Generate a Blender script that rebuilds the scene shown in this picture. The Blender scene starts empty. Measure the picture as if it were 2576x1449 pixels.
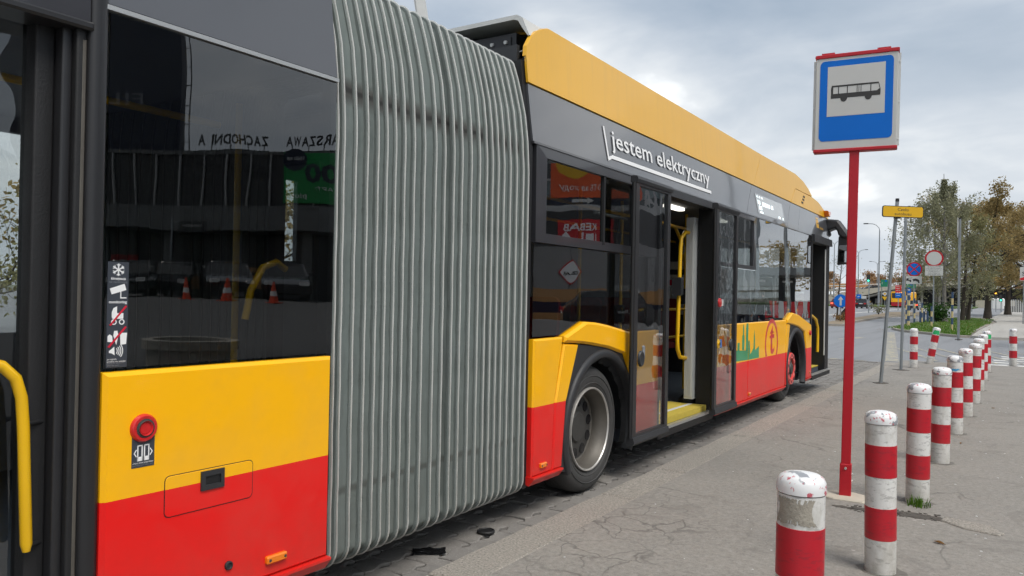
import bpy, bmesh, math, random
from mathutils import Vector, Matrix
random.seed(7)
sc = bpy.context.scene
R = math.radians
# ---------------------------------------------------------------- camera
cam_d = bpy.data.cameras.new('camera'); cam = bpy.data.objects.new('camera', cam_d)
sc.collection.objects.link(cam); sc.camera = cam
cam_d.sensor_width = 36.0; cam_d.lens = 36.0*1930/2576; cam_d.clip_start = 0.05; cam_d.clip_end = 3000
YAW, PITCH, ROLL = R(33.106), R(0.4035), 0.019
fh = Vector((-math.sin(YAW), math.cos(YAW), 0)); rt = Vector((math.cos(YAW), math.sin(YAW), 0)); uz = Vector((0, 0, 1))
fw = fh*math.cos(PITCH)+uz*math.sin(PITCH); up = uz*math.cos(PITCH)-fh*math.sin(PITCH)
cr, sr = math.cos(ROLL), math.sin(ROLL)
r2 = rt*cr+up*sr; u2 = up*cr-rt*sr
cam.matrix_world = Matrix(((r2.x, u2.x, -fw.x, 0), (r2.y, u2.y, -fw.y, 0), (r2.z, u2.z, -fw.z, 1.45), (0, 0, 0, 1)))
# ---------------------------------------------------------------- world: overcast autumn sky
SUN_EL, SUN_AZ = R(56), R(112)      # compass-style azimuth from +Y towards +X
wd = bpy.data.worlds.new('World'); sc.world = wd; wd.use_nodes = True
nt = wd.node_tree; nt.nodes.clear()
def wn(t, **k):
    n = nt.nodes.new(t)
    for a, b in k.items(): setattr(n, a, b)
    return n
def wl(a, b): nt.links.new(a, b)
sky = wn('ShaderNodeTexSky', sky_type='NISHITA', sun_disc=False, sun_elevation=SUN_EL, sun_rotation=SUN_AZ, air_density=1.6, dust_density=3.0, ozone_density=1.5)
tc = wn('ShaderNodeTexCoord'); sep = wn('ShaderNodeSeparateXYZ'); wl(tc.outputs['Generated'], sep.inputs[0])
zc = wn('ShaderNodeMath', operation='MAXIMUM'); wl(sep.outputs[2], zc.inputs[0]); zc.inputs[1].default_value = 0.0
za = wn('ShaderNodeMath', operation='ADD'); wl(zc.outputs[0], za.inputs[0]); za.inputs[1].default_value = 0.22
vd = wn('ShaderNodeVectorMath', operation='DIVIDE'); wl(tc.outputs['Generated'], vd.inputs[0]); wl(za.outputs[0], vd.inputs[1])
def cloud(scale, det, rough, off, dist=0.3):
    m = wn('ShaderNodeVectorMath', operation='ADD'); wl(vd.outputs[0], m.inputs[0]); m.inputs[1].default_value = off
    n = wn('ShaderNodeTexNoise'); wl(m.outputs[0], n.inputs['Vector'])
    n.inputs['Scale'].default_value = scale; n.inputs['Detail'].default_value = det; n.inputs['Roughness'].default_value = rough; n.inputs['Distortion'].default_value = dist
    return n
n1 = cloud(.85, 4, .50, (3.6, 1.2, .4), .2); n2 = cloud(2.2, 5, .55, (7.3, 2.2, 1.1))
mx = wn('ShaderNodeMix', data_type='FLOAT'); mx.inputs[0].default_value = .36; wl(n1.outputs[0], mx.inputs[2]); wl(n2.outputs[0], mx.inputs[3])
rp = wn('ShaderNodeValToRGB'); wl(mx.outputs[0], rp.inputs[0])
e = rp.color_ramp.elements
e[0].position = .38; e[0].color = (.235, .285, .35, 1)
e[1].position = .63; e[1].color = (.84, .845, .84, 1)
k = e.new(.45); k.color = (.29, .335, .395, 1)
k = e.new(.52); k.color = (.385, .42, .465, 1)
k = e.new(.585); k.color = (.52, .54, .56, 1)
skm = wn('ShaderNodeVectorMath', operation='SCALE'); wl(sky.outputs[0], skm.inputs[0]); skm.inputs['Scale'].default_value = .075
mix = wn('ShaderNodeMix', data_type='RGBA'); mix.inputs[0].default_value = .90; wl(skm.outputs[0], mix.inputs[6]); wl(rp.outputs[0], mix.inputs[7])
# the cloud deck thins a little towards the horizon and is brighter there
hz = wn('ShaderNodeMapRange'); wl(zc.outputs[0], hz.inputs[0]); hz.inputs[1].default_value = 0.0; hz.inputs[2].default_value = .35; hz.inputs[3].default_value = .55; hz.inputs[4].default_value = 0
mh = wn('ShaderNodeMix', data_type='RGBA'); wl(hz.outputs[0], mh.inputs[0]); wl(mix.outputs[2], mh.inputs[6]); mh.inputs[7].default_value = (.52, .545, .57, 1)
bg = wn('ShaderNodeBackground'); wl(mh.outputs[2], bg.inputs[0]); bg.inputs[1].default_value = .93
ow = wn('ShaderNodeOutputWorld'); wl(bg.outputs[0], ow.inputs[0])
sun_d = bpy.data.lights.new('sun', 'SUN'); sun_d.energy = 1.5; sun_d.angle = R(28); sun_d.color = (1, .965, .91)
sun = bpy.data.objects.new('sun', sun_d); sc.collection.objects.link(sun)
sdir = Vector((math.sin(SUN_AZ)*math.cos(SUN_EL), math.cos(SUN_AZ)*math.cos(SUN_EL), math.sin(SUN_EL)))
sun.rotation_euler = sdir.to_track_quat('Z', 'Y').to_euler(); sun.location = (20, -10, 40)
vs = sc.view_settings; vs.view_transform = 'Standard'; vs.look = 'None'; vs.gamma = 1; vs.use_curve_mapping = False
vs.exposure = 0.85
cy = sc.cycles
cy.max_bounces = 5; cy.diffuse_bounces = 2; cy.glossy_bounces = 3; cy.transmission_bounces = 2; cy.transparent_max_bounces = 12
cy.caustics_reflective = False; cy.caustics_refractive = False; cy.sample_clamp_indirect = 6
cy.use_denoising = True; cy.use_adaptive_sampling = True; cy.adaptive_threshold = .03; cy.adaptive_min_samples = 16
sc.render.film_transparent = False
# ---------------------------------------------------------------- helpers
C = sc.collection
ORG = {}
def ml(col, k): return tuple(max(0, c*k) for c in col[:3])
MATS = {}
def nodes(name):
    m = bpy.data.materials.new(name); m.use_nodes = True; t = m.node_tree; t.nodes.clear()
    o = t.nodes.new('ShaderNodeOutputMaterial'); MATS[name] = m
    return m, t, o
def nd(t, ty, **k):
    n = t.nodes.new(ty)
    for a, b in k.items(): setattr(n, a, b)
    return n
def noise(t, vec, scale, det=3, rough=.55, dist=0.):
    n = nd(t, 'ShaderNodeTexNoise'); n.inputs['Scale'].default_value = scale; n.inputs['Detail'].default_value = det
    n.inputs['Roughness'].default_value = rough; n.inputs['Distortion'].default_value = dist
    t.links.new(vec, n.inputs['Vector']); return n.outputs[0]
def ramp(t, fac, stops):
    r = nd(t, 'ShaderNodeValToRGB'); t.links.new(fac, r.inputs[0]); e = r.color_ramp.elements
    while len(e) > 1: e.remove(e[-1])
    e[0].position = stops[0][0]; e[0].color = (*stops[0][1], 1) if len(stops[0][1]) == 3 else stops[0][1]
    for p, c in stops[1:]:
        q = e.new(p); q.color = (*c, 1) if len(c) == 3 else c
    return r.outputs[0]
def fr(t, fac, a, b): return ramp(t, fac, [(a, (0, 0, 0)), (b, (1, 1, 1))])
def mixc(t, fac, a, b, mode='MIX'):
    m = nd(t, 'ShaderNodeMix', data_type='RGBA', blend_type=mode)
    for i, s in ((0, fac), (6, a), (7, b)):
        if hasattr(s, 'is_output'): t.links.new(s, m.inputs[i])
        elif i == 0: m.inputs[0].default_value = s
        else: m.inputs[i].default_value = (*s[:3], 1)
    return m.outputs[2]
def math_(t, op, a, b=0.):
    m = nd(t, 'ShaderNodeMath', operation=op)
    for i, s in ((0, a), (1, b)):
        if hasattr(s, 'is_output'): t.links.new(s, m.inputs[i])
        else: m.inputs[i].default_value = s
    return m.outputs[0]
def pos(t):
    return nd(t, 'ShaderNodeNewGeometry').outputs['Position']
def obj_c(t):
    return nd(t, 'ShaderNodeTexCoord').outputs['Object']
def bump(t, h, strength=.2, dist=.01, chain=None):
    b = nd(t, 'ShaderNodeBump'); b.inputs['Strength'].default_value = strength; b.inputs['Distance'].default_value = dist
    t.links.new(h, b.inputs['Height'])
    if chain is not None: t.links.new(chain, b.inputs['Normal'])
    return b.outputs[0]
def prin(t, o, col, rough=.5, metal=0., normal=None, coat=0., spec=None, crough=.05):
    b = nd(t, 'ShaderNodeBsdfPrincipled'); t.links.new(b.outputs[0], o.inputs[0])
    for k, s in (('Base Color', col), ('Roughness', rough), ('Metallic', metal), ('Coat Weight', coat), ('Coat Roughness', crough)):
        if hasattr(s, 'is_output'): t.links.new(s, b.inputs[k])
        elif k == 'Base Color': b.inputs[k].default_value = (*s[:3], 1)
        else: b.inputs[k].default_value = s
    if spec is not None: b.inputs['Specular IOR Level'].default_value = spec
    if normal is not None: t.links.new(normal, b.inputs['Normal'])
    return b
def plain(name, col, rough=.5, metal=0., var=.12, vs_=3., bmp=0., bs=60., coat=0., spec=None, local=False):
    m, t, o = nodes(name); p = obj_c(t) if local else pos(t)
    f = noise(t, p, vs_, 4, .6)
    c = mixc(t, f, ml(col, 1+var), ml(col, 1-var))
    n = bump(t, noise(t, p, bs, 3), bmp, .01) if bmp else None
    rr = math_(t, 'ADD', rough-.06, math_(t, 'MULTIPLY', f, .12)) if rough > .1 else rough
    prin(t, o, c, rr, metal, n, coat, spec); return m
def emit(name, col, s):
    m, t, o = nodes(name); e = nd(t, 'ShaderNodeEmission'); e.inputs[0].default_value = (*col, 1); e.inputs[1].default_value = s
    t.links.new(e.outputs[0], o.inputs[0]); return m
def glass(name, tint, f0=.055, wob=.004, wscale=1.6, gcol=(1, 1, 1), rough=0.0):
    """thin tinted pane: outer face mirrors by Fresnel, both faces tint what shows through"""
    m, t, o = nodes(name); p = pos(t)
    nrm = bump(t, noise(t, p, wscale, 2, .45), 1.0, wob)
    lw = nd(t, 'ShaderNodeLayerWeight'); lw.inputs[0].default_value = .5; t.links.new(nrm, lw.inputs['Normal'])
    g = nd(t, 'ShaderNodeNewGeometry')
    # Schlick: f0 + (1-f0)*facing^5
    s5 = math_(t, 'POWER', lw.outputs['Facing'], 3.0)
    f = math_(t, 'ADD', f0, math_(t, 'MULTIPLY', s5, 1-f0))
    f = math_(t, 'MULTIPLY', f, math_(t, 'SUBTRACT', 1., g.outputs['Backfacing']))
    tr = nd(t, 'ShaderNodeBsdfTransparent'); tr.inputs[0].default_value = (*tint, 1)
    gl = nd(t, 'ShaderNodeBsdfGlossy'); gl.inputs['Roughness'].default_value = rough; gl.inputs[0].default_value = (*gcol, 1); t.links.new(nrm, gl.inputs['Normal'])
    ms = nd(t, 'ShaderNodeMixShader'); t.links.new(f, ms.inputs[0]); t.links.new(tr.outputs[0], ms.inputs[1]); t.links.new(gl.outputs[0], ms.inputs[2])
    t.links.new(ms.outputs[0], o.inputs[0]); return m

def offset_poly(poly, d):
    """inset a simple polygon (a, b) by d"""
    n = len(poly); A = sum(poly[i][0]*poly[(i+1) % n][1]-poly[(i+1) % n][0]*poly[i][1] for i in range(n))
    s = 1 if A > 0 else -1; out = []
    for i in range(n):
        p0, p1, p2 = Vector(poly[i-1][:2]), Vector(poly[i][:2]), Vector(poly[(i+1) % n][:2])
        a = (p1-p0); b = (p2-p1)
        if a.length < 1e-9 or b.length < 1e-9: out.append(tuple(p1)); continue
        a.normalize(); b.normalize()
        na = Vector((-a.y, a.x))*s; nb = Vector((-b.y, b.x))*s
        m = na+nb; l = m.length
        if l < 1e-6: out.append(tuple(p1+na*d)); continue
        m /= l; k = d/max(.35, m.dot(na)); q = p1+m*k; out.append((q.x, q.y))
    return out
ID = lambda a, b, c: (a, b, c)
class MB:
    def __init__(s): s.v = []; s.f = []; s.m = []; s.cm = 0
    def mat(s, i): s.cm = i; return s
    def add(s, vs, fs):
        b = len(s.v); s.v += [tuple(map(float, q)) for q in vs]
        for f in fs: s.f.append([b+i for i in f]); s.m.append(s.cm)
        return s
    def box(s, x0, x1, y0, y1, z0, z1, f=ID):
        vs = [f(x, y, z) for z in (z0, z1) for y in (y0, y1) for x in (x0, x1)]
        return s.add(vs, [(0, 2, 3, 1), (4, 5, 7, 6), (0, 1, 5, 4), (2, 6, 7, 3), (0, 4, 6, 2), (1, 3, 7, 5)])
    def prism(s, poly, f, c0, c1, bev=0.):
        """poly (a, b) extruded from c0 (back) to c1 (face), the face edge chamfered"""
        n = len(poly); rings = [[f(a, b, c0) for a, b in poly]]
        if bev:
            rings.append([f(a, b, c1-bev*(1 if c1 > c0 else -1)) for a, b in poly]); rings.append([f(a, b, c1) for a, b in offset_poly(poly, bev)])
        else: rings.append([f(a, b, c1) for a, b in poly])
        vs = [p for r in rings for p in r]; fs = [tuple(range(n))[::-1], tuple(range((len(rings)-1)*n, len(rings)*n))]
        for k in range(len(rings)-1):
            for i in range(n):
                j = (i+1) % n; fs.append((k*n+i, k*n+j, (k+1)*n+j, (k+1)*n+i))
        return s.add(vs, fs)
    def rbox(s, a0, a1, b0, b1, c0, c1, f=ID, r=.02, bev=0., seg=3):
        return s.prism(rrect(a0, a1, b0, b1, r, seg), f, c0, c1, bev)
    def tube(s, pts, r, n=8, cap=True, closed=False):
        pts = [Vector(p) for p in pts]; N = len(pts); rs = r if isinstance(r, (list, tuple)) else [r]*N
        vs = []; u = None
        for i, p in enumerate(pts):
            if closed: d = pts[(i+1) % N]-pts[i-1]
            else: d = pts[min(i+1, N-1)]-pts[max(i-1, 0)]
            d.normalize()
            if u is None: u = d.orthogonal().normalized()
            else:
                u = u-d*u.dot(d)
                u = u.normalized() if u.length > 1e-6 else d.orthogonal().normalized()
            w = d.cross(u)
            for k in range(n):
                a = 2*math.pi*k/n; q = p+(u*math.cos(a)+w*math.sin(a))*rs[i]; vs.append(q)
        fs = []
        for i in range(N if closed else N-1):
            j = (i+1) % N
            for k in range(n):
                l = (k+1) % n; fs.append((i*n+k, i*n+l, j*n+l, j*n+k))
        if cap and not closed: fs += [tuple(range(n))[::-1], tuple(range((N-1)*n, N*n))]
        return s.add(vs, fs)
    def lathe(s, prof, f, n=32, closed=False):
        """prof (r, h) about the axis h of frame f(a, b, h)"""
        vs = []; m = len(prof)
        for i in range(n):
            a = 2*math.pi*i/n
            for r, h in prof: vs.append(f(r*math.cos(a), r*math.sin(a), h))
        fs = []
        for i in range(n):
            j = (i+1) % n
            for k in range(m if closed else m-1):
                l = (k+1) % m; fs.append((i*m+k, j*m+k, j*m+l, i*m+l))
        return s.add(vs, fs)
    def disc(s, r, f, h, n=24, a=0., b=0.):
        return s.add([f(a+r*math.cos(2*math.pi*i/n), b+r*math.sin(2*math.pi*i/n), h) for i in range(n)], [tuple(range(n))])
    def build(s, name, mat, parent=None, smooth=None, local=False):
        me = bpy.data.meshes.new(name); me.from_pydata(s.v, [], s.f)
        for m in (mat if isinstance(mat, (list, tuple)) else [mat]): me.materials.append(MATS[m] if isinstance(m, str) else m)
        if isinstance(mat, (list, tuple)): me.polygons.foreach_set('material_index', s.m)
        bm = bmesh.new(); bm.from_mesh(me); bmesh.ops.remove_doubles(bm, verts=bm.verts, dist=1e-5)
        bmesh.ops.recalc_face_normals(bm, faces=bm.faces); bm.to_mesh(me); bm.free()
        if smooth is not None: me.shade_smooth(); me.set_sharp_from_angle(angle=R(smooth))
        return link(name, me, parent, local)
def link(name, me, parent=None, local=False):
    o = bpy.data.objects.new(name, me); C.objects.link(o)
    if parent is not None:
        o.parent = parent
        if not local and parent.name in ORG: o.matrix_parent_inverse = ORG[parent.name].inverted()
    return o
def rrect(a0, a1, b0, b1, r, seg=3):
    out = []
    for ca, cb, s in ((a1-r, b0+r, -90), (a1-r, b1-r, 0), (a0+r, b1-r, 90), (a0+r, b0+r, 180)):
        for i in range(seg+1):
            a = R(s+90*i/seg); out.append((ca+r*math.cos(a), cb+r*math.sin(a)))
    return out
def circ(a, b, r, n=24, a0=0., a1=360.):
    full = abs(a1-a0) >= 360
    return [(a+r*math.cos(R(a0+(a1-a0)*i/(n if full else n-1))), b+r*math.sin(R(a0+(a1-a0)*i/(n if full else n-1)))) for i in range(n)]
def tag(o, label=None, cat=None, group=None, kind=None):
    if label: o['label'] = label
    if cat: o['category'] = cat
    if group: o['group'] = group
    if kind: o['kind'] = kind
    return o
def thing(name, label, cat, loc=(0, 0, 0), rz=0., group=None):
    o = bpy.data.objects.new(name, None); C.objects.link(o); o.location = loc; o.rotation_euler = (0, 0, rz); o.empty_display_size = .2
    ORG[o.name] = Matrix.Translation(loc) @ Matrix.Rotation(rz, 4, 'Z')
    return tag(o, label, cat, group)
def copy_tree(o, parent=None):
    c = o.copy(); C.objects.link(c); c.parent = parent
    for ch in [q for q in C.objects if q.parent == o]: copy_tree(ch, c)
    return c
def frame(o, a, b, c):
    o, a, b, c = Vector(o), Vector(a), Vector(b), Vector(c)
    return lambda x, y, z: tuple(o+a*x+b*y+c*z)
def text(body, f, w, h, mat, parent, name='lettering', depth=.003, align='L', bold=0., local=False, back=False):
    """lettering fitted into w x h (h = cap height) on frame f(a, b, c)"""
    cu = bpy.data.curves.new('t', 'FONT'); cu.body = body; cu.resolution_u = 2; cu.offset = bold
    ob = bpy.data.objects.new('t', cu); C.objects.link(ob)
    me = bpy.data.meshes.new_from_object(ob); C.objects.unlink(ob); bpy.data.objects.remove(ob); bpy.data.curves.remove(cu)
    co = [v.co.copy() for v in me.vertices]
    if not co: return None
    x0 = min(v.x for v in co); x1 = max(v.x for v in co); kx = w/max(1e-6, x1-x0) if w else h/.72; ky = h/.72
    sh = {'L': 0., 'C': -.5*(x1-x0)*kx, 'R': -(x1-x0)*kx}[align]
    tris = [tuple(p.vertices) for p in me.polygons]; bpy.data.meshes.remove(me)
    mb = MB()
    mb.add([f((v.x-x0)*kx+sh, v.y*ky, depth) for v in co], tris)
    me = bpy.data.meshes.new(name); me.from_pydata(mb.v, [], mb.f); me.materials.append(MATS[mat])
    return link(name, me, parent, local)
# ---------------------------------------------------------------- materials
def livery(name, ycol, rcol, zsplit):
    m, t, o = nodes(name); p = pos(t)
    s = nd(t, 'ShaderNodeSeparateXYZ'); t.links.new(p, s.inputs[0])
    f = math_(t, 'GREATER_THAN', s.outputs[2], zsplit)
    c = mixc(t, f, rcol, ycol)
    c = mixc(t, math_(t, 'MULTIPLY', fr(t, noise(t, p, 2.2, 6, .65), .45, .8), .16), c, (.25, .2, .15))
    n = bump(t, noise(t, p, .9, 2), .25, .012)
    low = nd(t, 'ShaderNodeMapRange'); t.links.new(s.outputs[2], low.inputs[0])
    low.inputs[1].default_value = .18; low.inputs[2].default_value = .62; low.inputs[3].default_value = .45; low.inputs[4].default_value = 0.
    c = mixc(t, math_(t, 'MULTIPLY', low.outputs[0], noise(t, p, 14, 5, .7)), c, (.13, .07, .05))   # road film on the lower skirt
    prin(t, o, c, .42, 0, n, .28, spec=.35, crough=.06); return m
YEL, RED = (1.0, .49, .0), (.82, .006, .005)
livery('bus_livery', YEL, RED, .701)
def roof_paint():
    m, t, o = nodes('roof_yellow'); p = pos(t); st = nd(t, 'ShaderNodeMapping'); st.inputs['Scale'].default_value = (1, 9, .8); t.links.new(p, st.inputs[0])
    c = mixc(t, noise(t, p, .7, 4, .6), (.84, .45, .018), (.76, .40, .016)); c = mixc(t, math_(t, 'MULTIPLY', fr(t, noise(t, st.outputs[0], 1.6, 5, .65), .48, .75), .14), c, (.42, .25, .06))
    prin(t, o, c, .40, 0, bump(t, noise(t, p, .8, 2), .3, .015), .32); return m
roof_paint()
def greypaint(name, col, metal=.35, coat=.9):
    m, t, o = nodes(name); p = pos(t)
    n = bump(t, noise(t, p, 1.1, 2), .25, .015)
    c = mixc(t, noise(t, p, 1.3, 5, .6), ml(col, 1.06), ml(col, .94))
    prin(t, o, c, .32, metal, n, coat, crough=.04); return m
greypaint('grey_paint', (.092, .095, .105), .2, .9)
greypaint('dark_grey_paint', (.042, .042, .048), .2, .5)
plain('rubber', (.010, .010, .011), .55, 0, .25, 9, .15, 120)
plain('black_plastic', (.02, .02, .022), .42, 0, .2, 6, .1, 150)
plain('charcoal_plastic', (.026, .027, .030), .5, 0, .15, 6, .12, 200)
plain('black_gloss', (.008, .008, .01), .12, 0, .1, 3)
plain('gasket', (.016, .016, .018), .42, 0, .2, 3, coat=.15)
plain('aluminium', (.52, .52, .51), .38, .75, .1, 6)
plain('pale_alu', (.60, .60, .58), .45, .15, .12, 5)
plain('light_panel', (.66, .67, .66), .5, 0, .06, 4)
plain('white_paint', (.72, .72, .70), .5, 0, .06, 5)
plain('lettering_white', (.86, .86, .86), .45, 0, .02, 5)
plain('lettering_black', (.015, .015, .016), .5, 0, .05, 5)
plain('lettering_grey', (.22, .23, .25), .5, 0, .05, 5)
plain('handrail_yellow', (.80, .46, .005), .33, 0, .06, 9, coat=.3)
plain('mat_yellow', (.55, .42, .06), .8, 0, .2, 25, .3, 300)
plain('interior_floor', (.07, .085, .11), .6, 0, .2, 30)
plain('interior_grey', (.16, .165, .175), .6, 0, .1, 5)
plain('interior_dark', (.028, .03, .034), .6, 0, .2, 5)
plain('seat_fabric', (.22, .02, .025), .85, 0, .3, 60)
plain('sticker_grey', (.045, .052, .066), .4, 0, .05, 9)
plain('sticker_red', (.60, .012, .04), .4, 0, .05, 9)
plain('button_red', (.58, .018, .02), .28, 0, .08, 20, coat=.5)
plain('button_blue', (.03, .16, .50), .35, 0, .05, 20)
plain('ring_red', (.72, .05, .045), .35, 0, .05, 5, coat=.6)
plain('logo_red', (.66, .03, .03), .35, 0, .05, 5, coat=.4)
plain('skyline_green', (.02, .30, .12), .35, 0, .05, 5, coat=.4)
plain('tyre', (.048, .047, .046), .72, 0, .3, 14, .25, 90)
plain('rim', (.12, .109, .094), .5, .35, .3, 7, .1, 60)
plain('rim_dark', (.055, .053, .05), .6, .2, .3, 12)
plain('chipped_steel', (.55, .53, .5), .4, .6, .35, 30)
plain('amber_lens', (.80, .20, .005), .2, 0, .15, 40, coat=.6)
plain('red_lens', (.5, .01, .01), .2, 0, .1, 40, coat=.5)
plain('brush', (.012, .012, .013), .9, 0, .5, 80, .6, 220)
emit('lamp_white', (1., .95, .86), 1.6); emit('led_white', (.82, .97, 1.), 1.1); emit('amber_glow', (1., .42, .04), 1.6)
emit('red_glow', (1., .10, .05), 1.6); emit('green_glow', (.08, .9, .55), 1.4); emit('bulb_glow', (1., .75, .35), 2.0)
glass('bus_glass', (.58, .60, .60), .11, .0022, 1.3)
glass('door_glass', (.80, .81, .81), .10, .006, 2.2)
glass('clear_glass', (.93, .95, .94), .03, .001, 1.)
glass('display_glass', (.5, .52, .55), .12, .001, 1.)
def bellows_fabric():
    m, t, o = nodes('bellows_fabric'); p = pos(t); s = nd(t, 'ShaderNodeSeparateXYZ'); t.links.new(p, s.inputs[0])
    n = noise(t, p, 7, 5, .65); c = mixc(t, n, (.175, .205, .195), (.12, .142, .135))
    st = nd(t, 'ShaderNodeMapping'); st.inputs['Scale'].default_value = (14, 14, .7); t.links.new(p, st.inputs[0])
    c = mixc(t, math_(t, 'MULTIPLY', fr(t, noise(t, st.outputs[0], 1.5, 4, .6), .5, .75), .35), c, (.075, .08, .078))
    # taped seams with soot round them, and road dust at the foot
    def band(z, w, k):
        d = math_(t, 'ABSOLUTE', math_(t, 'SUBTRACT', math_(t, 'ADD', s.outputs[2], math_(t, 'MULTIPLY', noise(t, p, 9, 3), .05)), z+.025))
        return math_(t, 'MULTIPLY', ramp(t, math_(t, 'DIVIDE', d, w), [(.35, (1, 1, 1)), (1., (0, 0, 0))]), k)
    c = mixc(t, band(2.395, .075, .80), c, (.055, .05, .046)); c = mixc(t, band(2.395, .020, .7), c, (.015, .015, .015))
    c = mixc(t, band(.505, .026, .6), c, (.05, .05, .045))
    lo = nd(t, 'ShaderNodeMapRange'); t.links.new(s.outputs[2], lo.inputs[0]); lo.inputs[1].default_value = .1; lo.inputs[2].default_value = 1.2; lo.inputs[3].default_value = .55; lo.inputs[4].default_value = 0
    c = mixc(t, math_(t, 'MULTIPLY', lo.outputs[0], noise(t, p, 11, 5, .7)), c, (.13, .12, .10))
    prin(t, o, c, .62, 0, bump(t, noise(t, p, 5.5, 3), .4, .02), 0, .35); return m
bellows_fabric()
plain('flange_grey', (.145, .165, .157), .6, 0, .2, 12)
plain('display_pale', (.40, .42, .42), .2, 0, .03, 3, coat=1.)
def rib_mat():
    m, t, o = nodes('rib_alu'); p = pos(t); s = nd(t, 'ShaderNodeSeparateXYZ'); t.links.new(p, s.inputs[0])
    c = mixc(t, noise(t, p, 30, 4, .6), (.78, .78, .75), (.58, .58, .56))
    lo = nd(t, 'ShaderNodeMapRange'); t.links.new(s.outputs[2], lo.inputs[0]); lo.inputs[1].default_value = .1; lo.inputs[2].default_value = 1.1; lo.inputs[3].default_value = .9; lo.inputs[4].default_value = .1
    c = mixc(t, math_(t, 'MULTIPLY', lo.outputs[0], noise(t, p, 16, 4, .6)), c, (.20, .185, .15))
    prin(t, o, c, .5, .1); return m
rib_mat()
# ground
def asphalt_walk():
    m, t, o = nodes('asphalt_walk'); p = pos(t); s = nd(t, 'ShaderNodeSeparateXYZ'); t.links.new(p, s.inputs[0])
    big = noise(t, p, .55, 6, .62); c = mixc(t, big, (.275, .255, .228), (.205, .191, .172))
    c = mixc(t, fr(t, noise(t, p, 2.1, 5, .7), .38, .72), c, (.27, .248, .22))
    c = mixc(t, math_(t, 'MULTIPLY', fr(t, noise(t, p, .35, 4, .6, .8), .52, .68), .45), c, (.208, .196, .182))
    g = noise(t, p, 130, 2, .7); c = mixc(t, .55, c, mixc(t, g, ml((.2, .19, .18), .35), ml((.2, .19, .18), 1.75)), 'MULTIPLY') if 0 else mixc(t, fr(t, g, .56, .72), c, (.35, .33, .30))
    c = mixc(t, math_(t, 'MULTIPLY', fr(t, noise(t, p, 90, 2, .6), .58, .70), .6), c, (.115, .110, .103))
    mid = noise(t, p, 28, 4, .75); c = mixc(t, math_(t, 'MULTIPLY', fr(t, mid, .50, .70), .5), c, (.38, .36, .33)); c = mixc(t, math_(t, 'MULTIPLY', fr(t, mid, .48, .30), .5), c, (.13, .125, .118))
    c = mixc(t, math_(t, 'MULTIPLY', fr(t, noise(t, p, 1.3, 6, .7, 1.2), .55, .62), .38), c, (.17, .155, .14))
    # gum spots and pale chips
    vo = nd(t, 'ShaderNodeTexVoronoi', feature='F1'); vo.inputs['Scale'].default_value = 2.6; t.links.new(p, vo.inputs['Vector'])
    c = mixc(t, math_(t, 'MULTIPLY', math_(t, 'LESS_THAN', vo.outputs['Distance'], .035), .4), c, (.52, .50, .47))
    # cracks: crazed along the kerb, rarer elsewhere
    w = nd(t, 'ShaderNodeTexNoise'); w.inputs['Scale'].default_value = 3.2; w.inputs['Detail'].default_value = 5; t.links.new(p, w.inputs['Vector'])
    wm = nd(t, 'ShaderNodeVectorMath', operation='SCALE'); wm.inputs['Scale'].default_value = .42; t.links.new(w.outputs['Color'], wm.inputs[0])
    wa = nd(t, 'ShaderNodeVectorMath', operation='ADD'); t.links.new(p, wa.inputs[0]); t.links.new(wm.outputs[0], wa.inputs[1])
    def crack(scale, width):
        v = nd(t, 'ShaderNodeTexVoronoi', feature='DISTANCE_TO_EDGE'); v.inputs['Scale'].default_value = scale
        mp = nd(t, 'ShaderNodeMapping'); mp.inputs['Scale'].default_value = (1, .8, 0); t.links.new(wa.outputs[0], mp.inputs[0]); t.links.new(mp.outputs[0], v.inputs['Vector'])
        return ramp(t, v.outputs['Distance'], [(0., (1, 1, 1)), (width, (0, 0, 0))])
    near = nd(t, 'ShaderNodeMapRange'); t.links.new(s.outputs[0], near.inputs[0])
    near.inputs[1].default_value = -1.75; near.inputs[2].default_value = -1.20; near.inputs[3].default_value = 1.; near.inputs[4].default_value = 0.
    patch = fr(t, noise(t, p, .8, 3, .6), .44, .60)
    k1 = math_(t, 'MULTIPLY', math_(t, 'MULTIPLY', crack(4.2, .030), near.outputs[0]), patch)
    k2 = math_(t, 'MULTIPLY', crack(.55, .0075), fr(t, noise(t, p, .7, 3), .50, .62))
    k = math_(t, 'MAXIMUM', k1, k2)
    c = mixc(t, math_(t, 'MULTIPLY', k, .75), c, (.115, .105, .095))
    h = math_(t, 'SUBTRACT', math_(t, 'MULTIPLY', noise(t, p, 150, 3, .7), .25), math_(t, 'MULTIPLY', k, .9))
    nn = bump(t, h, .55, .006, bump(t, noise(t, p, 3, 4), .35, .03))
    prin(t, o, c, .88, 0, nn, 0, .3); return m
asphalt_walk()
def road_mat(name, a, b, spk):
    m, t, o = nodes(name); p = pos(t)
    c = mixc(t, noise(t, p, .25, 6, .65), a, b); c = mixc(t, fr(t, noise(t, p, 60, 2, .7), .58, .72), c, spk)
    st = nd(t, 'ShaderNodeMapping'); st.inputs['Rotation'].default_value = (0, 0, R(12)); st.inputs['Scale'].default_value = (1.2, .06, 1); t.links.new(p, st.inputs[0])
    c = mixc(t, math_(t, 'MULTIPLY', fr(t, noise(t, st.outputs[0], 1.5, 5, .6), .48, .7), .4), c, ml(b, .7))
    prin(t, o, c, .85, 0, bump(t, noise(t, p, 120, 3), .4, .005), 0, .35); return m
road_mat('road_asphalt', (.26, .266, .278), (.205, .21, .22), (.33, .33, .34))
road_mat('forecourt_asphalt', (.115, .115, .115), (.085, .085, .085), (.16, .16, .16))
road_mat('concrete_walk', (.43, .41, .375), (.35, .335, .31), (.5, .48, .45))
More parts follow.
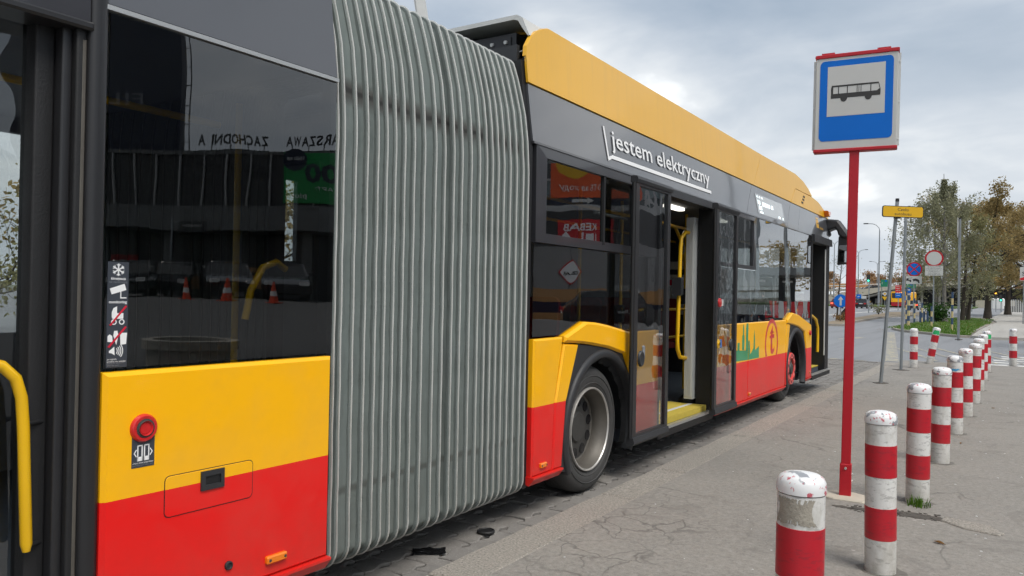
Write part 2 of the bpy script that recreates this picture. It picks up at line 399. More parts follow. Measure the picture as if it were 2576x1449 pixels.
plain('paver_bed', (.022, .021, .019), .95, 0, .3, 20, .4, 90)
def paver_mat(name):
    m, t, o = nodes(name); p = pos(t); oi = nd(t, 'ShaderNodeObjectInfo')
    c = mixc(t, oi.outputs['Random'], (.225, .213, .20), (.16, .152, .145)) if name == 'paver' else mixc(t, noise(t, p, 4.5, 1), (.23, .217, .203), (.155, .148, .14))
    c = mixc(t, noise(t, p, 1.1, 5, .65), c, (.225, .208, .188)); c = mixc(t, fr(t, noise(t, p, 85, 2, .7), .57, .72), c, (.30, .29, .27))
    c = mixc(t, math_(t, 'MULTIPLY', fr(t, noise(t, p, 2.4, 4, .6), .55, .75), .6), c, (.06, .057, .053))
    prin(t, o, c, .85, 0, bump(t, noise(t, p, 70, 4), .5, .006), 0, .3); return m
paver_mat('paver'); paver_mat('paver_field')
def kerb_mat():
    m, t, o = nodes('kerb_concrete'); p = pos(t)
    c = mixc(t, noise(t, p, 3.1, 6, .7), (.335, .305, .265), (.255, .236, .21)); g = noise(t, p, 75, 3, .7)
    c = mixc(t, fr(t, g, .52, .66), c, (.42, .385, .34)); c = mixc(t, fr(t, g, .46, .34), c, (.16, .148, .135))
    prin(t, o, c, .92, 0, bump(t, g, .8, .01), 0, .2); return m
kerb_mat()
plain('grass_ground', (.075, .12, .025), .95, 0, .4, 1.2, .5, 30)
plain('verge_ground', (.24, .19, .13), .95, 0, .35, 1.1, .4, 20)
plain('terrain', (.13, .14, .09), .95, 0, .3, .05)
plain('contact_shade', (.15, .138, .122), .95, 0, .45, 18, .5, 60)  # dark tone for the contact shade painted at the bollard feet
plain('dirt', (.085, .075, .065), .95, 0, .5, 12, .6, 40)
def worn_paint(name, col, under, amt):
    m, t, o = nodes(name); p = pos(t)
    k = fr(t, noise(t, p, 5, 7, .75), amt-.06, amt+.08); c = mixc(t, k, under, col)
    prin(t, o, c, .75, 0, bump(t, noise(t, p, 120, 3), .3, .004)); return m
worn_paint('yellow_marking', (.60, .50, .26), (.25, .247, .24), .56)
worn_paint('white_marking', (.62, .61, .58), (.22, .22, .225), .40)
# bollards: foil bands scuffed down to grey
def bollard_mat(name, col, scuff, s2):
    m, t, o = nodes(name); p = pos(t)
    mp = nd(t, 'ShaderNodeMapping'); mp.inputs['Scale'].default_value = (1, 1, .55); t.links.new(p, mp.inputs[0])
    c = mixc(t, noise(t, p, 5, 5, .6), ml(col, 1.05), ml(col, .9))
    st = nd(t, 'ShaderNodeMapping'); st.inputs['Scale'].default_value = (30, 30, 90); st.inputs['Rotation'].default_value = (.5, .3, 0); t.links.new(p, st.inputs[0])
    c = mixc(t, math_(t, 'MULTIPLY', fr(t, noise(t, st.outputs[0], .5, 4, .75), .54, .62), .6), c, s2)
    c = mixc(t, math_(t, 'MULTIPLY', fr(t, noise(t, mp.outputs[0], 9, 6, .7), .50, .68), .75), c, scuff)
    zz = nd(t, 'ShaderNodeSeparateXYZ'); t.links.new(p, zz.inputs[0])
    lo = nd(t, 'ShaderNodeMapRange'); t.links.new(zz.outputs[2], lo.inputs[0]); lo.inputs[1].default_value = 0.; lo.inputs[2].default_value = .22; lo.inputs[3].default_value = .75; lo.inputs[4].default_value = 0
    c = mixc(t, math_(t, 'MULTIPLY', lo.outputs[0], noise(t, p, 20, 5, .7)), c, (.25, .22, .17))
    prin(t, o, c, .42, 0, bump(t, noise(t, p, 25, 4), .15, .004)); return m
bollard_mat('bollard_white', (.70, .69, .665), (.42, .40, .355), (.26, .25, .24))
bollard_mat('bollard_red', (.48, .010, .022), (.40, .02, .03), (.25, .02, .03))
def cap_mat():
    m, t, o = nodes('bollard_cap'); p = pos(t)
    c = mixc(t, fr(t, noise(t, p, 13, 3, .55), .565, .59), (.78, .78, .78), (.30, .31, .33))
    c = mixc(t, math_(t, 'MULTIPLY', fr(t, noise(t, p, 38, 4, .6), .60, .64), .9), c, (.5, .05, .08))
    prin(t, o, c, .35); return m
cap_mat()
plain('glue_residue', (.33, .30, .25), .8, 0, .35, 26, .4, 90)
plain('sign_red', (.44, .004, .014), .45, 0, .08, 5)
plain('sign_blue', (.0, .135, .56), .5, 0, .05, 5, spec=.25)
plain('sign_white', (.52, .52, .505), .45, 0, .06, 4)
plain('sign_yellow', (.70, .40, .005), .45, 0, .05, 4)
plain('sign_green', (.008, .20, .12), .45, 0, .08, .3)
plain('sign_black', (.03, .028, .027), .5, 0, .1, 5)
plain('galvanised', (.27, .29, .30), .45, .45, .12, 4)
plain('spray_green', (.02, .42, .13), .6, 0, .1, 20)
plain('spray_blue', (.05, .32, .58), .6, 0, .1, 20)
plain('concrete', (.34, .32, .28), .9, 0, .2, 1.2, .3, 40)
plain('concrete_pale', (.46, .42, .34), .9, 0, .12, .15)
plain('footing_pale', (.50, .45, .37), .9, 0, .2, 9, .3, 60)
plain('dark_under', (.04, .04, .042), .9, 0, .2, .2)
plain('bark', (.045, .036, .028), .95, 0, .4, 5, .8, 14)
plain('birch_bark', (.16, .15, .135), .9, 0, .6, 2.5, .5, 12)
def leaf_mat(name, a, b, c_):
    m, t, o = nodes(name); p = pos(t)
    g = nd(t, 'ShaderNodeNewGeometry'); rnd = g.outputs['Random Per Island']
    c = ramp(t, rnd, [(0., a), (.5, b), (1., c_)])
    c = mixc(t, fr(t, noise(t, p, .55, 3), .38, .62), c, mixc(t, .5, a, c_))
    d = nd(t, 'ShaderNodeBsdfDiffuse'); t.links.new(c, d.inputs[0]); tl = nd(t, 'ShaderNodeBsdfTranslucent'); t.links.new(c, tl.inputs[0])
    ms = nd(t, 'ShaderNodeMixShader'); ms.inputs[0].default_value = .35; t.links.new(d.outputs[0], ms.inputs[1]); t.links.new(tl.outputs[0], ms.inputs[2]); t.links.new(ms.outputs[0], o.inputs[0]); return m
leaf_mat('birch_leaf', (.235, .245, .15), (.27, .27, .175), (.31, .295, .19))
leaf_mat('autumn_leaf', (.33, .25, .12), (.30, .245, .13), (.37, .27, .11))
leaf_mat('rust_leaf', (.38, .22, .11), (.35, .21, .11), (.33, .22, .12))
leaf_mat('olive_leaf', (.22, .225, .11), (.25, .245, .125), (.30, .265, .13))
leaf_mat('shrub_leaf', (.03, .075, .02), (.045, .10, .028), (.06, .12, .035))
leaf_mat('grass_blade', (.07, .17, .02), (.09, .21, .03), (.13, .20, .04))
leaf_mat('dry_leaf', (.25, .13, .05), (.2, .1, .04), (.3, .2, .08))
plain('car_black', (.012, .012, .014), .25, 0, .1, 1, coat=1.); plain('car_red', (.25, .012, .015), .25, 0, .1, 1, coat=1.); plain('car_silver', (.4, .41, .42), .3, .5, .05, 1, coat=1.)
plain('car_glass', (.012, .014, .016), .06, 0, .1, 1); plain('plate_white', (.7, .7, .7), .5, 0, .05, 5)
plain('navy', (.006, .012, .035), .5, 0, .1, 1); plain('facade_grey', (.16, .165, .165), .8, 0, .15, .6); plain('facade_dark', (.02, .022, .026), .3, 0, .1, .8)
plain('office_glass', (.03, .045, .055), .12, 0, .2, .5); plain('spandrel_blue', (.16, .22, .23), .5, 0, .1, .5)
plain('mullion', (.42, .42, .42), .5, .2, .1, 1); plain('banner_green', (.01, .30, .07), .6, 0, .05, .5); plain('banner_orange', (.72, .10, .02), .6, 0, .05, .5)
plain('kiosk_red', (.60, .012, .02), .5, 0, .05, 1); plain('kiosk_orange', (.5, .26, .10), .6, 0, .05, 1); plain('kiosk_grey', (.28, .27, .27), .6, 0, .08, 1)
plain('cone_orange', (.65, .07, .02), .6, 0, .1, 5); plain('skin', (.42, .24, .17), .6, 0, .1, 8); plain('jacket_black', (.018, .018, .02), .85, 0, .2, 12); plain('jacket_brown', (.055, .042, .038), .85, 0, .2, 12); plain('trousers', (.015, .018, .03), .85, 0, .2, 12); plain('hair_dark', (.02, .014, .01), .7, 0, .2, 30)
plain('stripe_blue', (.035, .07, .14), .55, 0, .15, 5); plain('stripe_cream', (.55, .44, .22), .6, 0, .15, 5)
plain('foil_black', (.012, .012, .013), .18, .3, .3, 20, .6, 60); plain('box_black', (.022, .023, .028), .5, 0, .12, 6, .15, 80)
# ---------------------------------------------------------------- ground
def zg(y): return -.05+.0022*max(0., y-60)
def zwalk(x, y=0.):
    s = lambda k: (lambda q: q*q*(3-2*q))(min(1., max(0., k)))
    return (.6*s((x-1.0)/3.2)+.42*s((x-6.)/14))*(1-s((y-21.)/6.5))
def struct(o): o['kind'] = 'structure'; return o
mb = MB()
ys = [-60, 20.5, 40, 60, 100, 150, 200, 300, 500]
for i in range(len(ys)-1):
    a, b = ys[i], ys[i+1]
    if a < 20: mb.add([(-300, a, -.06), (-5.75, a, -.06), (-5.75, b, -.06), (-300, b, -.06)], [(0, 1, 2, 3)])
    else: mb.add([(-300, a, zg(a)), (300, a, zg(a)), (300, b, zg(b)), (-300, b, zg(b))], [(0, 1, 2, 3)])
struct(mb.build('road', 'road_asphalt'))
mb = MB(); mb.add([(-2600, -2600, -.6), (2600, -2600, -.6), (2600, 2600, -.6), (-2600, 2600, -.6)], [(0, 1, 2, 3)]); struct(mb.build('terrain', 'terrain'))
struct(MB().box(-5.8, -2.40, -30, 20.55, -.13, -.072).build('paver_bed', 'paver_bed'))
# pavement: flat by the bus, rising gently to the station forecourt on the right
xs = [-2.235, -1.5, -.5, .5, 1.0]+[1.0+.32*i for i in range(1, 11)]+[6, 8, 11, 14, 17, 20, 30, 60]
mb = MB(); n = len(xs)
RWS = (-60, 0, 20.95, 22.5, 24, 25.5, 27.5, 36, 70, 120)
for y in RWS: mb.v += [(x, y, zwalk(x, y)) for x in xs]
nx = n
for r in range(len(RWS)-1):
    for i in range(n-1):
        if r >= 2 and xs[i+1] <= 1.01: continue
        mb.f.append([r*n+i, r*n+i+1, (r+1)*n+i+1, (r+1)*n+i]); mb.m.append(0)
b = len(mb.v); mb.v += [(xs[0], -60, -.12), (xs[0], 20.95, -.12), (1.0, 20.95, -.12)]
mb.f += [[0, 2*n, b+1, b], [2*n, 2*n+4, b+2, b+1]]; mb.m += [0, 0]
i1 = xs.index(1.0); fo_ = [f_ for f_ in mb.f if min(f_[0] % n, f_[1] % n) >= i1 and max(f_) < b and len(set(q // n for q in f_)) == 2]
fc = MB(); fc.v = list(mb.v); fc.f = fo_; fc.m = [0]*len(fo_)
ids = set(map(id, fo_)); mb.f = [f_ for f_ in mb.f if id(f_) not in ids]; mb.m = [0]*len(mb.f)
struct(mb.build('pavement', 'asphalt_walk')); struct(fc.build('forecourt', 'forecourt_asphalt'))
# kerb stones, worn nearly flush
kerb = struct(MB().box(-2.50, -2.26, -20, 20.9, -.14, -.06).build('kerb', 'dirt'))
for i in range(-6, 21):
    y0 = i*1.0+.12; y1 = y0+1.0-random.uniform(.006, .016); dz = random.uniform(-.010, .004)
    if y1 > 20.9: break
    a = random.uniform(-.008, .008); b_ = random.uniform(-.008, .008)
    poly = [(-2.525+a, y0), (-2.237, y0), (-2.237, y1), (-2.525+b_, y1)]
    q = [(-2.525+a+random.uniform(-.006, .006), y0+(y1-y0)*t) for t in (.8, .6, .4, .2)]
    MB().prism(poly+q, lambda x, y, z: (x, y, z), -.13, -.004+dz, .014).build('kerb_stone', 'kerb_concrete', kerb)
# interlocking pavers in the bus bay
PL, PW = .205, .168
def paver_poly(g=.0055, am=.021):
    L, W = PL-g, PW-g; pts = []
    zz = [0, am, 0, -am, 0]
    for i, k in enumerate((0, .25, .5, .75)): pts.append((-W/2+zz[i], -L/2+L*k))
    for k, d in ((0, 0), (.5, .010), (1, 0)): pts.append((-W/2+W*k, L/2+d)) if k else pts.append((-W/2, L/2))
    for i, k in enumerate((.25, .5, .75)): pts.append((W/2+[ -am, 0, am][i], L/2-L*k))
    pts.append((W/2, -L/2)); pts.append((0, -L/2+.010))
    return pts
bay = struct(MB().box(-5.79, -2.53, 20.50, 20.56, -.13, -.049).build('bus_bay', 'kerb_concrete'))
pm = MB().prism(paver_poly(), ID, -.06, 0, .006); me_p = None; cnt = 0
field = MB(); lo = paver_poly()
cand = []
for r in range(19):
    x = -2.535-PW*(r+.5)
    for j in range(-2, 112):
        y = -2.0+PL*(j+(.5 if r % 2 else 0))
        if y > 20.38: continue
        cand.append((r, x, y))
near = [c for c in cand if (c[0] <= 4 and 2.7 < c[2] < 15.2)]
near.sort(key=lambda c: c[2]+c[0]*1.3); near = near[:298]; ns = set(near)
for c in cand:
    r, x, y = c; rz = random.uniform(-.02, .02); dz = random.uniform(-.006, .005); tx, ty = random.uniform(-.02, .02), random.uniform(-.02, .02)
    if c in ns:
        if me_p is None: o = pm.build('paver', 'paver', bay); me_p = o.data
        else: o = link('paver', me_p, bay)
        o.location = (x, y, -.052+dz); o.rotation_euler = (tx, ty, rz)
    else:
        ca, sa = math.cos(rz), math.sin(rz); z = -.052+dz
        field.prism(lo, lambda a, b, h: (x+a*ca-b*sa, y+a*sa+b*ca, z+h+a*ty*.7+b*tx*.7), -.03, 0, .006)
o = field.build('paver_field', 'paver_field', bay); o['kind'] = 'stuff'
# road markings
def strip(mb, p, q, w, z=.006):
    p, q = Vector(p), Vector(q); d = (q-p).normalized(); s = Vector((-d.y, d.x))*w/2; n = 8
    for i in range(n):
        a, b = p.lerp(q, i/n), p.lerp(q, (i+1)/n)
        mb.add([(*(a-s), zg(a.y)+z), (*(a+s), zg(a.y)+z), (*(b+s), zg(b.y)+z), (*(b-s), zg(b.y)+z)], [(0, 1, 2, 3)])
mb = MB(); strip(mb, (-9, 20.75), (-3.0, 20.75), .13)
strip(mb, (-2.45, 20.9), (-4.75, 40), .30, .005)
for i in range(9): strip(mb, (-3.2+i*.62, 27.5+i*.15), (-1.55+i*.62, 21.9+i*.15), .13, .008)
strip(mb, (-5.4, 31.2), (-5.0, 33.5), .35); strip(mb, (-5.2, 37), (-6.2, 36.2), .18)
struct(mb.build('yellow_road_marking', 'yellow_marking'))
mb = MB()
for i in range(5): strip(mb, (-.55+.08*i, 21.8+i*.85), (3.0, 22.0+i*.85), .42)
struct(mb.build('zebra_crossing', 'white_marking'))
mb = MB(); strip(mb, (-14.2, 45), (-14.7, 135), .42)
for i in range(7): strip(mb, (-17.6-.05*i, 50+i*13), (-17.7-.05*i, 55+i*13), .3)
struct(mb.build('lane_line', 'white_marking'))
# grass island by the trees, the pale walk beside it and the sandy verge along the far road
def slab(name, poly, h, mat, kmat=None, kw=.15, base=None):
    mb = MB(); z = [zg(y)+h for x, y in poly]; n = len(poly); 
    inn = offset_poly(poly, kw) if kmat else poly
    mb.v += [(x, y, -.12) for x, y in poly]+[(x, y, zg(y)+h) for x, y in poly]; 
    for i in range(n): j = (i+1) % n; mb.f.append([i, j, n+j, n+i]); mb.m.append(0)
    if not kmat: mb.f.append(list(range(n, 2*n))); mb.m.append(0)
    else:
        mb.v += [(x, y, zg(y)+h+.004) for x, y in inn]
        for i in range(n): j = (i+1) % n; mb.f.append([n+i, n+j, 2*n+j, 2*n+i]); mb.m.append(0)
        mb.f.append(list(range(2*n, 3*n))); mb.m.append(1)
    return struct(mb.build(name, [kmat or mat, mat]))
GR = [(-5.05, 43.3), (-4.4, 41.2), (-3.5, 39.6), (-2.5, 38.1), (-1.87, 37.2), (-1.5, 37.4), (-1.42, 45), (-1.17, 58), (-.95, 63.6), (-1.6, 70), (-1.9, 76), (-3.9, 82), (-5.2, 66), (-5.5, 54), (-5.4, 46)]
slab('grass_island', GR, .10, 'grass_ground', 'kerb_concrete')
slab('concrete_walk', [(-1.40, 37.1), (-.7, 36.3), (.4, 36.7), (6, 37), (6, 150), (-1.0, 150), (-1.2, 100), (-1.55, 78), (-.85, 64), (-1.1, 58), (-1.36, 45)], .11, 'concrete_walk')
slab('sandy_verge', [(-9.3, 45.9), (-7.89, 46.3), (-8.63, 54.8), (-9.13, 71.6), (-8.25, 78), (-7.3, 97), (-8.8, 106), (-11.9, 97.5), (-11.1, 82), (-10.3, 65), (-9.75, 52)], .12, 'verge_ground', 'kerb_concrete')
slab('grass_bank', [(-80, 150), (-24, 158), (-6, 165), (-6, 190), (-80, 175)], .25, 'grass_ground')
# ---------------------------------------------------------------- the articulated bus
OZ = [(0, 0), (2.42, 0), (2.63, -.03), (2.85, -.058), (3.05, -.075), (3.2, -.085), (3.4, -.10)]
def oz(z):
    for (a, p), (b, q) in zip(OZ, OZ[1:]):
        if z <= b: return p+(q-p)*(z-a)/(b-a)
    return OZ[-1][1]
KR = .01833
FS = lambda y, z, c: (-2.66+c+oz(z), y, z)
RS = lambda y, z, c: (-2.624+(y-2.487)*KR+c+oz(z), y, z)
bus = thing('articulated_bus', 'yellow, red and grey articulated electric city bus standing open-doored at the kerb', 'bus', (-3.9, 7.5, -.05))
def part(mb, name, mat, parent=None, smooth=None): return mb.build(name, mat, bus if parent is None else parent, smooth)
def rect(a0, a1, b0, b1): return [(a0, b0), (a1, b0), (a1, b1), (a0, b1)]
def sheet(f, y0, y1, zs, c, sl=None, th=.02):
    """strip of side wall following the tumblehome; sl(z) shears the ends (slanted panel joints)"""
    mb = MB(); n = len(zs); s0, s1 = sl or (lambda z: 0., lambda z: 0.)
    for cc in (c, c-th):
        for z in zs: mb.v += [f(y0+s0(z), z, cc), f(y1+s1(z), z, cc)]
    m = 2*n
    for i in range(n-1): mb.f += [[2*i, 2*i+1, 2*i+3, 2*i+2], [m+2*i, m+2*i+2, m+2*i+3, m+2*i+1]]
    for i in range(n-1): mb.f += [[2*i, 2*i+2, m+2*i+2, m+2*i], [2*i+1, m+2*i+1, m+2*i+3, 2*i+3]]
    mb.f += [[0, m, m+1, 1], [2*n-2, 2*n-1, m+2*n-1, m+2*n-2]]; mb.m = [0]*len(mb.f); return mb
# ---- wheels (axis frame: a along Y, b up, h outwards)
def wheel(cy, xo, steel, dish, ring=False):
    f = lambda a, b, h: (xo+h, cy+a, .43+b)
    w = part(MB().lathe([(.315, -.27), (.40, -.275), (.455, -.26), (.478, -.235), (.481, -.20), (.481, -.07), (.476, -.045), (.455, -.015), (.425, -.002), (.38, .002), (.335, -.008), (.313, -.025)], f, 64, True), 'wheel', 'tyre', None, 40)
    g = MB()
    for k in range(3): g.lathe([(.4805, -.085-.045*k), (.4825, -.09-.045*k), (.4825, -.115-.045*k), (.4805, -.12-.045*k)], f, 64)
    g.lathe([(.400, .001), (.404, .006), (.410, .001)], f, 48); g.lathe([(.345, -.006), (.350, .0), (.356, -.005)], f, 48); g.build('tread', 'tyre', w, 40)
    part(MB().lathe([(.314, -.03), (.318, -.008), (.314, .002), (.306, .002), (.300, -.006)], f, 48, True), 'rim_flange', steel, w, 50)
    if dish:
        part(MB().lathe([(.300, -.006), (.288, -.035), (.280, -.05), (.268, -.075), (.262, -.11), (.262, -.125), (.245, -.133)], f, 48), 'rim', 'rim', w, 40)
        d = MB(); d.lathe([(.250, -.133), (.235, -.127), (.12, -.120), (.105, -.105), (.0, -.10)], f, 48); d.build('wheel_disc', 'rim_dark', w, 40)
        for k in range(10):
            h = MB(); a = 2*math.pi*(k+.3)/10; h.lathe([(.0, -.121), (.037, -.121), (.040, -.1195), (.040, -.128)], lambda p, q, r: f(p+.198*math.cos(a), q+.198*math.sin(a), r), 16)
            h.build('vent_hole', 'black_gloss', w)
    else:
        part(MB().lathe([(.300, -.006), (.285, -.03), (.27, -.05), (.22, -.01), (.19, .05), (.165, .075), (.0, .07)], f, 48), 'rim', 'rim', w, 40)
    if ring:
        rm = MB(); n = 60
        rm.lathe([(.150, .085), (.155, .10), (.225, .10), (.235, .088), (.235, .07), (.150, .07)], f, 60, True)
        rr = rm.build('nut_ring', 'ring_red', w, 40)
        hb = MB()
        for k in range(10):
            a = 2*math.pi*(k+.5)/10; hb.lathe([(.0, .1035), (.019, .1035), (.021, .102)], lambda p, q, r: f(p+.192*math.cos(a), q+.192*math.sin(a), r), 14)
        hb.build('nut_hole', 'rubber', w)
        part(MB().lathe([(.0, .11), (.07, .105), (.085, .09), (.09, .06)], f, 32), 'hub', 'rim_dark', w, 40)
    return w
wheel(5.235, -2.675, 'chipped_steel', True)
wheel(11.62, -2.78, 'chipped_steel', False, True)
wheel(-1.9, -2.80, 'chipped_steel', True)
def arch(cy, cz, ro, ri, lefttop, poly_out, y_right):
    # black infill between flare and wheel lip, lip, brush seal, wheel well
    arcp = circ(cy, cz, ro-.012, 40, 204, -22)
    inf = part(MB().prism(poly_out+arcp[::-1], FS, -.02, .022, 0.), 'wheel_arch_infill', 'charcoal_plastic')
    lp = MB(); n = 48; pr = [(ro, -.03), (ro+.004, .030), (ro-.012, .046), (ri+.012, .044), (ri, .032), (ri, -.03)]; m = len(pr)
    for i in range(n):
        a = R(206-(206+26)*i/(n-1))
        for r, h in pr: lp.v.append((-2.66+h, cy+r*math.cos(a), cz+r*math.sin(a)))
    for i in range(n-1):
        for k in range(m):
            l = (k+1) % m; lp.f.append([i*m+k, (i+1)*m+k, (i+1)*m+l, i*m+l]); lp.m.append(0)
    lp.build('wheel_arch_lip', 'charcoal_plastic', bus, 50)
    br = MB(); n = 150
    for i in range(n):
        a = R(200-(200+20)*i/n); a2 = a-R(1.9); dr = random.uniform(-.012, .012)
        rr = ri+.004; r2_ = .503+dr
        br.add([(-2.668, cy+rr*math.cos(a), cz+rr*math.sin(a)), (-2.668, cy+rr*math.cos(a2), cz+rr*math.sin(a2)), (-2.695, cy-.02+r2_*math.cos(a2-.04), cz+r2_*math.sin(a2-.04)), (-2.695, cy-.02+r2_*math.cos(a-.02), cz+r2_*math.sin(a-.02))], [(0, 1, 2, 3)])
    br.build('brush_seal', 'brush', bus)
    wl_ = MB(); n = 24
    for x in (-2.70, -3.45):
        for i in range(n): a = R(190-200*i/(n-1)); wl_.v.append((x, cy+.60*math.cos(a), cz+.60*math.sin(a)))
    for i in range(n-1): wl_.f.append([i, i+1, n+i+1, n+i]); wl_.m.append(0)
    wl_.f.append(list(range(n, 2*n))); wl_.m.append(0)
    wl_.build('wheel_well', 'interior_dark', bus)
# ---- forward section: side panels
RZ = .032
part(MB().prism([(4.312, .24), (4.575, .24), (4.598, .701), (4.700, 1.152), (4.312, 1.148)], FS, -.02, RZ, .012), 'side_panel', 'bus_livery')
part(MB().prism([(4.587, .24), (4.713, .24), (4.763, .693), (4.934, 1.088), (4.722, 1.104), (4.610, .701)], FS, -.02, RZ, .012), 'side_panel', 'bus_livery')
part(MB().prism([(4.716, 1.112), (4.716, 1.156), (5.024, 1.252), (5.2, 1.242), (5.4, 1.218), (5.826, 1.151), (5.925, 1.02), (5.97, .80), (5.985, .24), (5.93, .24), (5.89, .72), (5.70, .978), (5.4, 1.042), (5.1, 1.082), (4.94, 1.098)], FS, -.02, RZ+.014, .018), 'wheel_arch_flare', 'bus_livery')
part(MB().prism([(5.835, 1.15), (6.44, 1.15), (6.44, .24), (5.995, .24), (5.982, .80), (5.935, 1.02)], FS, -.02, RZ, .008), 'side_panel', 'bus_livery')
arch(5.335, .43, .598, .535, 0, [(4.713, .205), (4.763, .693), (4.934, 1.090), (5.4, 1.045), (5.70, .982), (5.89, .72), (5.945, .24), (5.90, .205)], 0)
def skirt(f, y0, y1):
    pr = [(-.02, .19), (.012, .182), (.050, .228), (.050, .240), (-.02, .243)]; mb = MB()
    for y in (y0, y1): mb.v += [f(y, z, c) for c, z in pr]
    n = len(pr); mb.f = [[i, (i+1) % n, n+(i+1) % n, n+i] for i in range(n)]+[list(range(n)), list(range(n, 2*n))[::-1]]; mb.m = [0]*len(mb.f)
    return mb.build('skirt_rail', 'bus_livery', bus)
skirt(FS, 4.305, 4.705)
def marker(f, y, z, w=.105, h=.036, name='marker_lamp'):
    b = part(MB().rbox(y-w/2, y+w/2, z-h/2, z+h/2, RZ-.005, RZ+.018, f, .008, .006), name, 'amber_lens')
    s = MB()
    for k in (-1, 1): s.lathe([(.0, RZ+.0195), (.006, RZ+.0195), (.007, RZ+.016)], lambda p, q, r: f(y+k*w*.37+p, z+q, r), 10)
    s.build('screw', 'rim_dark', b); return b
marker(FS, 4.445, .303, .08, .034)
# windows of the forward section, behind the arch
part(MB().prism([(4.335, 1.162), (4.70, 1.166), (5.022, 1.264), (5.4, 1.23), (5.83, 1.164), (6.42, 1.162), (6.42, 1.785), (4.335, 1.785)], FS, -.006, 0., 0.), 'window_pane', 'bus_glass')
fo, fi = rect(4.345, 6.42, 1.795, 2.452), rect(4.48, 5.93, 1.838, 2.372)
def ringframe(o, i, f, c0, c1, name, mat, parent=None):
    """rectangular frame built of four mitred bars"""
    mb = MB()
    for k in range(4):
        l = (k+1) % 4; mb.prism([o[k], o[l], i[l], i[k]], f, c0, c1)
    return part(mb, name, mat, parent)
uf = ringframe(fo, fi, FS, -.04, .006, 'window_frame', 'dark_grey_paint')
MB().box(5.358, 5.386, 1.838, 2.372, -.03, .002, FS).build('divider', 'rubber', uf)
MB().box(4.48, 5.93, 1.838, 1.862, -.028, -.004, FS).build('slide_rail', 'dark_grey_paint', uf)
part(MB().box(4.482, 5.36, 1.86, 2.37, -.020, -.014, FS), 'window_pane', 'bus_glass', uf)
part(MB().box(5.384, 5.928, 1.86, 2.37, -.028, -.022, FS), 'window_pane', 'bus_glass', uf)
part(MB().tube([(-2.76, 5.40, 2.10), (-2.76, 6.0, 2.10)], .012, 8), 'inner_rail', 'pale_alu', uf)
# grey cove panels above the windows, with slanted joints
ZS = [2.462, 2.55, 2.63, 2.74, 2.846]
SL = lambda z: (z-2.462)*.93
N0 = lambda z: 0.
for y0, y1, s in ((4.305, 9.172, (N0, SL)), (9.180, 11.140, (SL, SL)), (11.148, 11.778, (SL, SL)), (11.786, 14.10, (SL, lambda z: (z-2.46)*.25))):
    part(sheet(FS, y0, y1, ZS, .004, s), 'cove_panel', 'grey_paint', None, 30)
part(MB().box(4.305, 14.10, 2.445, 2.460, -.03, .012, FS), 'drip_rail', 'dark_grey_paint')
# black end frame next to the bellows
part(sheet(FS, 4.262, 4.318, [.17, .8, 1.6, 2.42, 2.63, 2.85, 3.0], -.012, None, .06), 'end_frame', 'rubber')
# roof fairing with its curled top
def skin(f, ring, c, th, name, mat, smooth=25):
    part(MB().prism(ring, f, c-th, c, .012), name, mat, None, smooth)
top = lambda y0, y1: None
def fairing(outline_lo, outline_hi, name):
    """strip between a lower and an upper outline of (y, z), then curled inwards over the roof"""
    mb = MB(); n = len(outline_lo); rows = 7
    for (y0, z0), (y1, z1) in zip(outline_lo, outline_hi):
        for k in range(4):
            t = k/3; y, z = y0+(y1-y0)*t, z0+(z1-z0)*t; mb.v.append(FS(y, z, .014))
        kk = .1 if y1 < 4.6 else 1.
        for dx, dz in ((-.02*kk, .010*kk), (-.08*kk, .018*kk), (-.30*kk, .020*kk)):
            p = FS(y1, z1, .014); mb.v.append((p[0]+dx, p[1]+(.0 if dx > -.2 else 0), p[2]+dz))
    for i in range(n-1):
        for k in range(rows-1): mb.f.append([i*rows+k, (i+1)*rows+k, (i+1)*rows+k+1, i*rows+k+1]); mb.m.append(0)
    o = part(mb, name, 'roof_yellow', None, None); m = o.modifiers.new('s', 'SOLIDIFY'); m.thickness = .018; m.offset = -1; return o
fl = [(4.299, 2.856), (4.305, 2.856), (4.372, 2.856), (4.446, 2.856), (4.54, 2.856), (4.614, 2.856), (9.6, 2.856)]
fhh = [(4.290, 3.03), (4.303, 3.10), (4.372, 3.188), (4.446, 3.242), (4.54, 3.285), (4.614, 3.305), (10.02, 3.305)]
fairing(fl, fhh, 'roof_fairing')
fairing([(9.606, 2.856), (10.5, 2.856), (11.50, 2.856), (11.84, 3.095), (12.4, 3.098), (12.985, 3.106)], [(10.028, 3.305), (10.9, 3.312), (11.9, 3.318), (12.40, 3.275), (12.72, 3.205), (12.995, 3.112)], 'roof_fairing')
cap = fairing([(11.512, 2.852), (11.9, 2.852), (12.6, 2.852), (13.3, 2.852), (13.85, 2.852), (14.20, 2.852)], [(11.84, 3.085), (12.2, 3.088), (13.0, 3.092), (13.45, 3.065), (13.85, 2.985), (14.22, 2.862)], 'front_cap')
for y, z in ((12.39, 3.03), (12.33, 2.978), (12.25, 2.926)):
    MB().box(y-.055, y+.055, z-.014, z+.014, .012, .018, FS).build('vent_slot', 'rubber', cap)
lm = MB(); lm.prism([(13.83, 2.96), (14.08, 2.96), (14.0, 2.865), (13.9, 2.865)], FS, .0, .09, .01); lm.build('marker_lamp', 'amber_lens', cap)
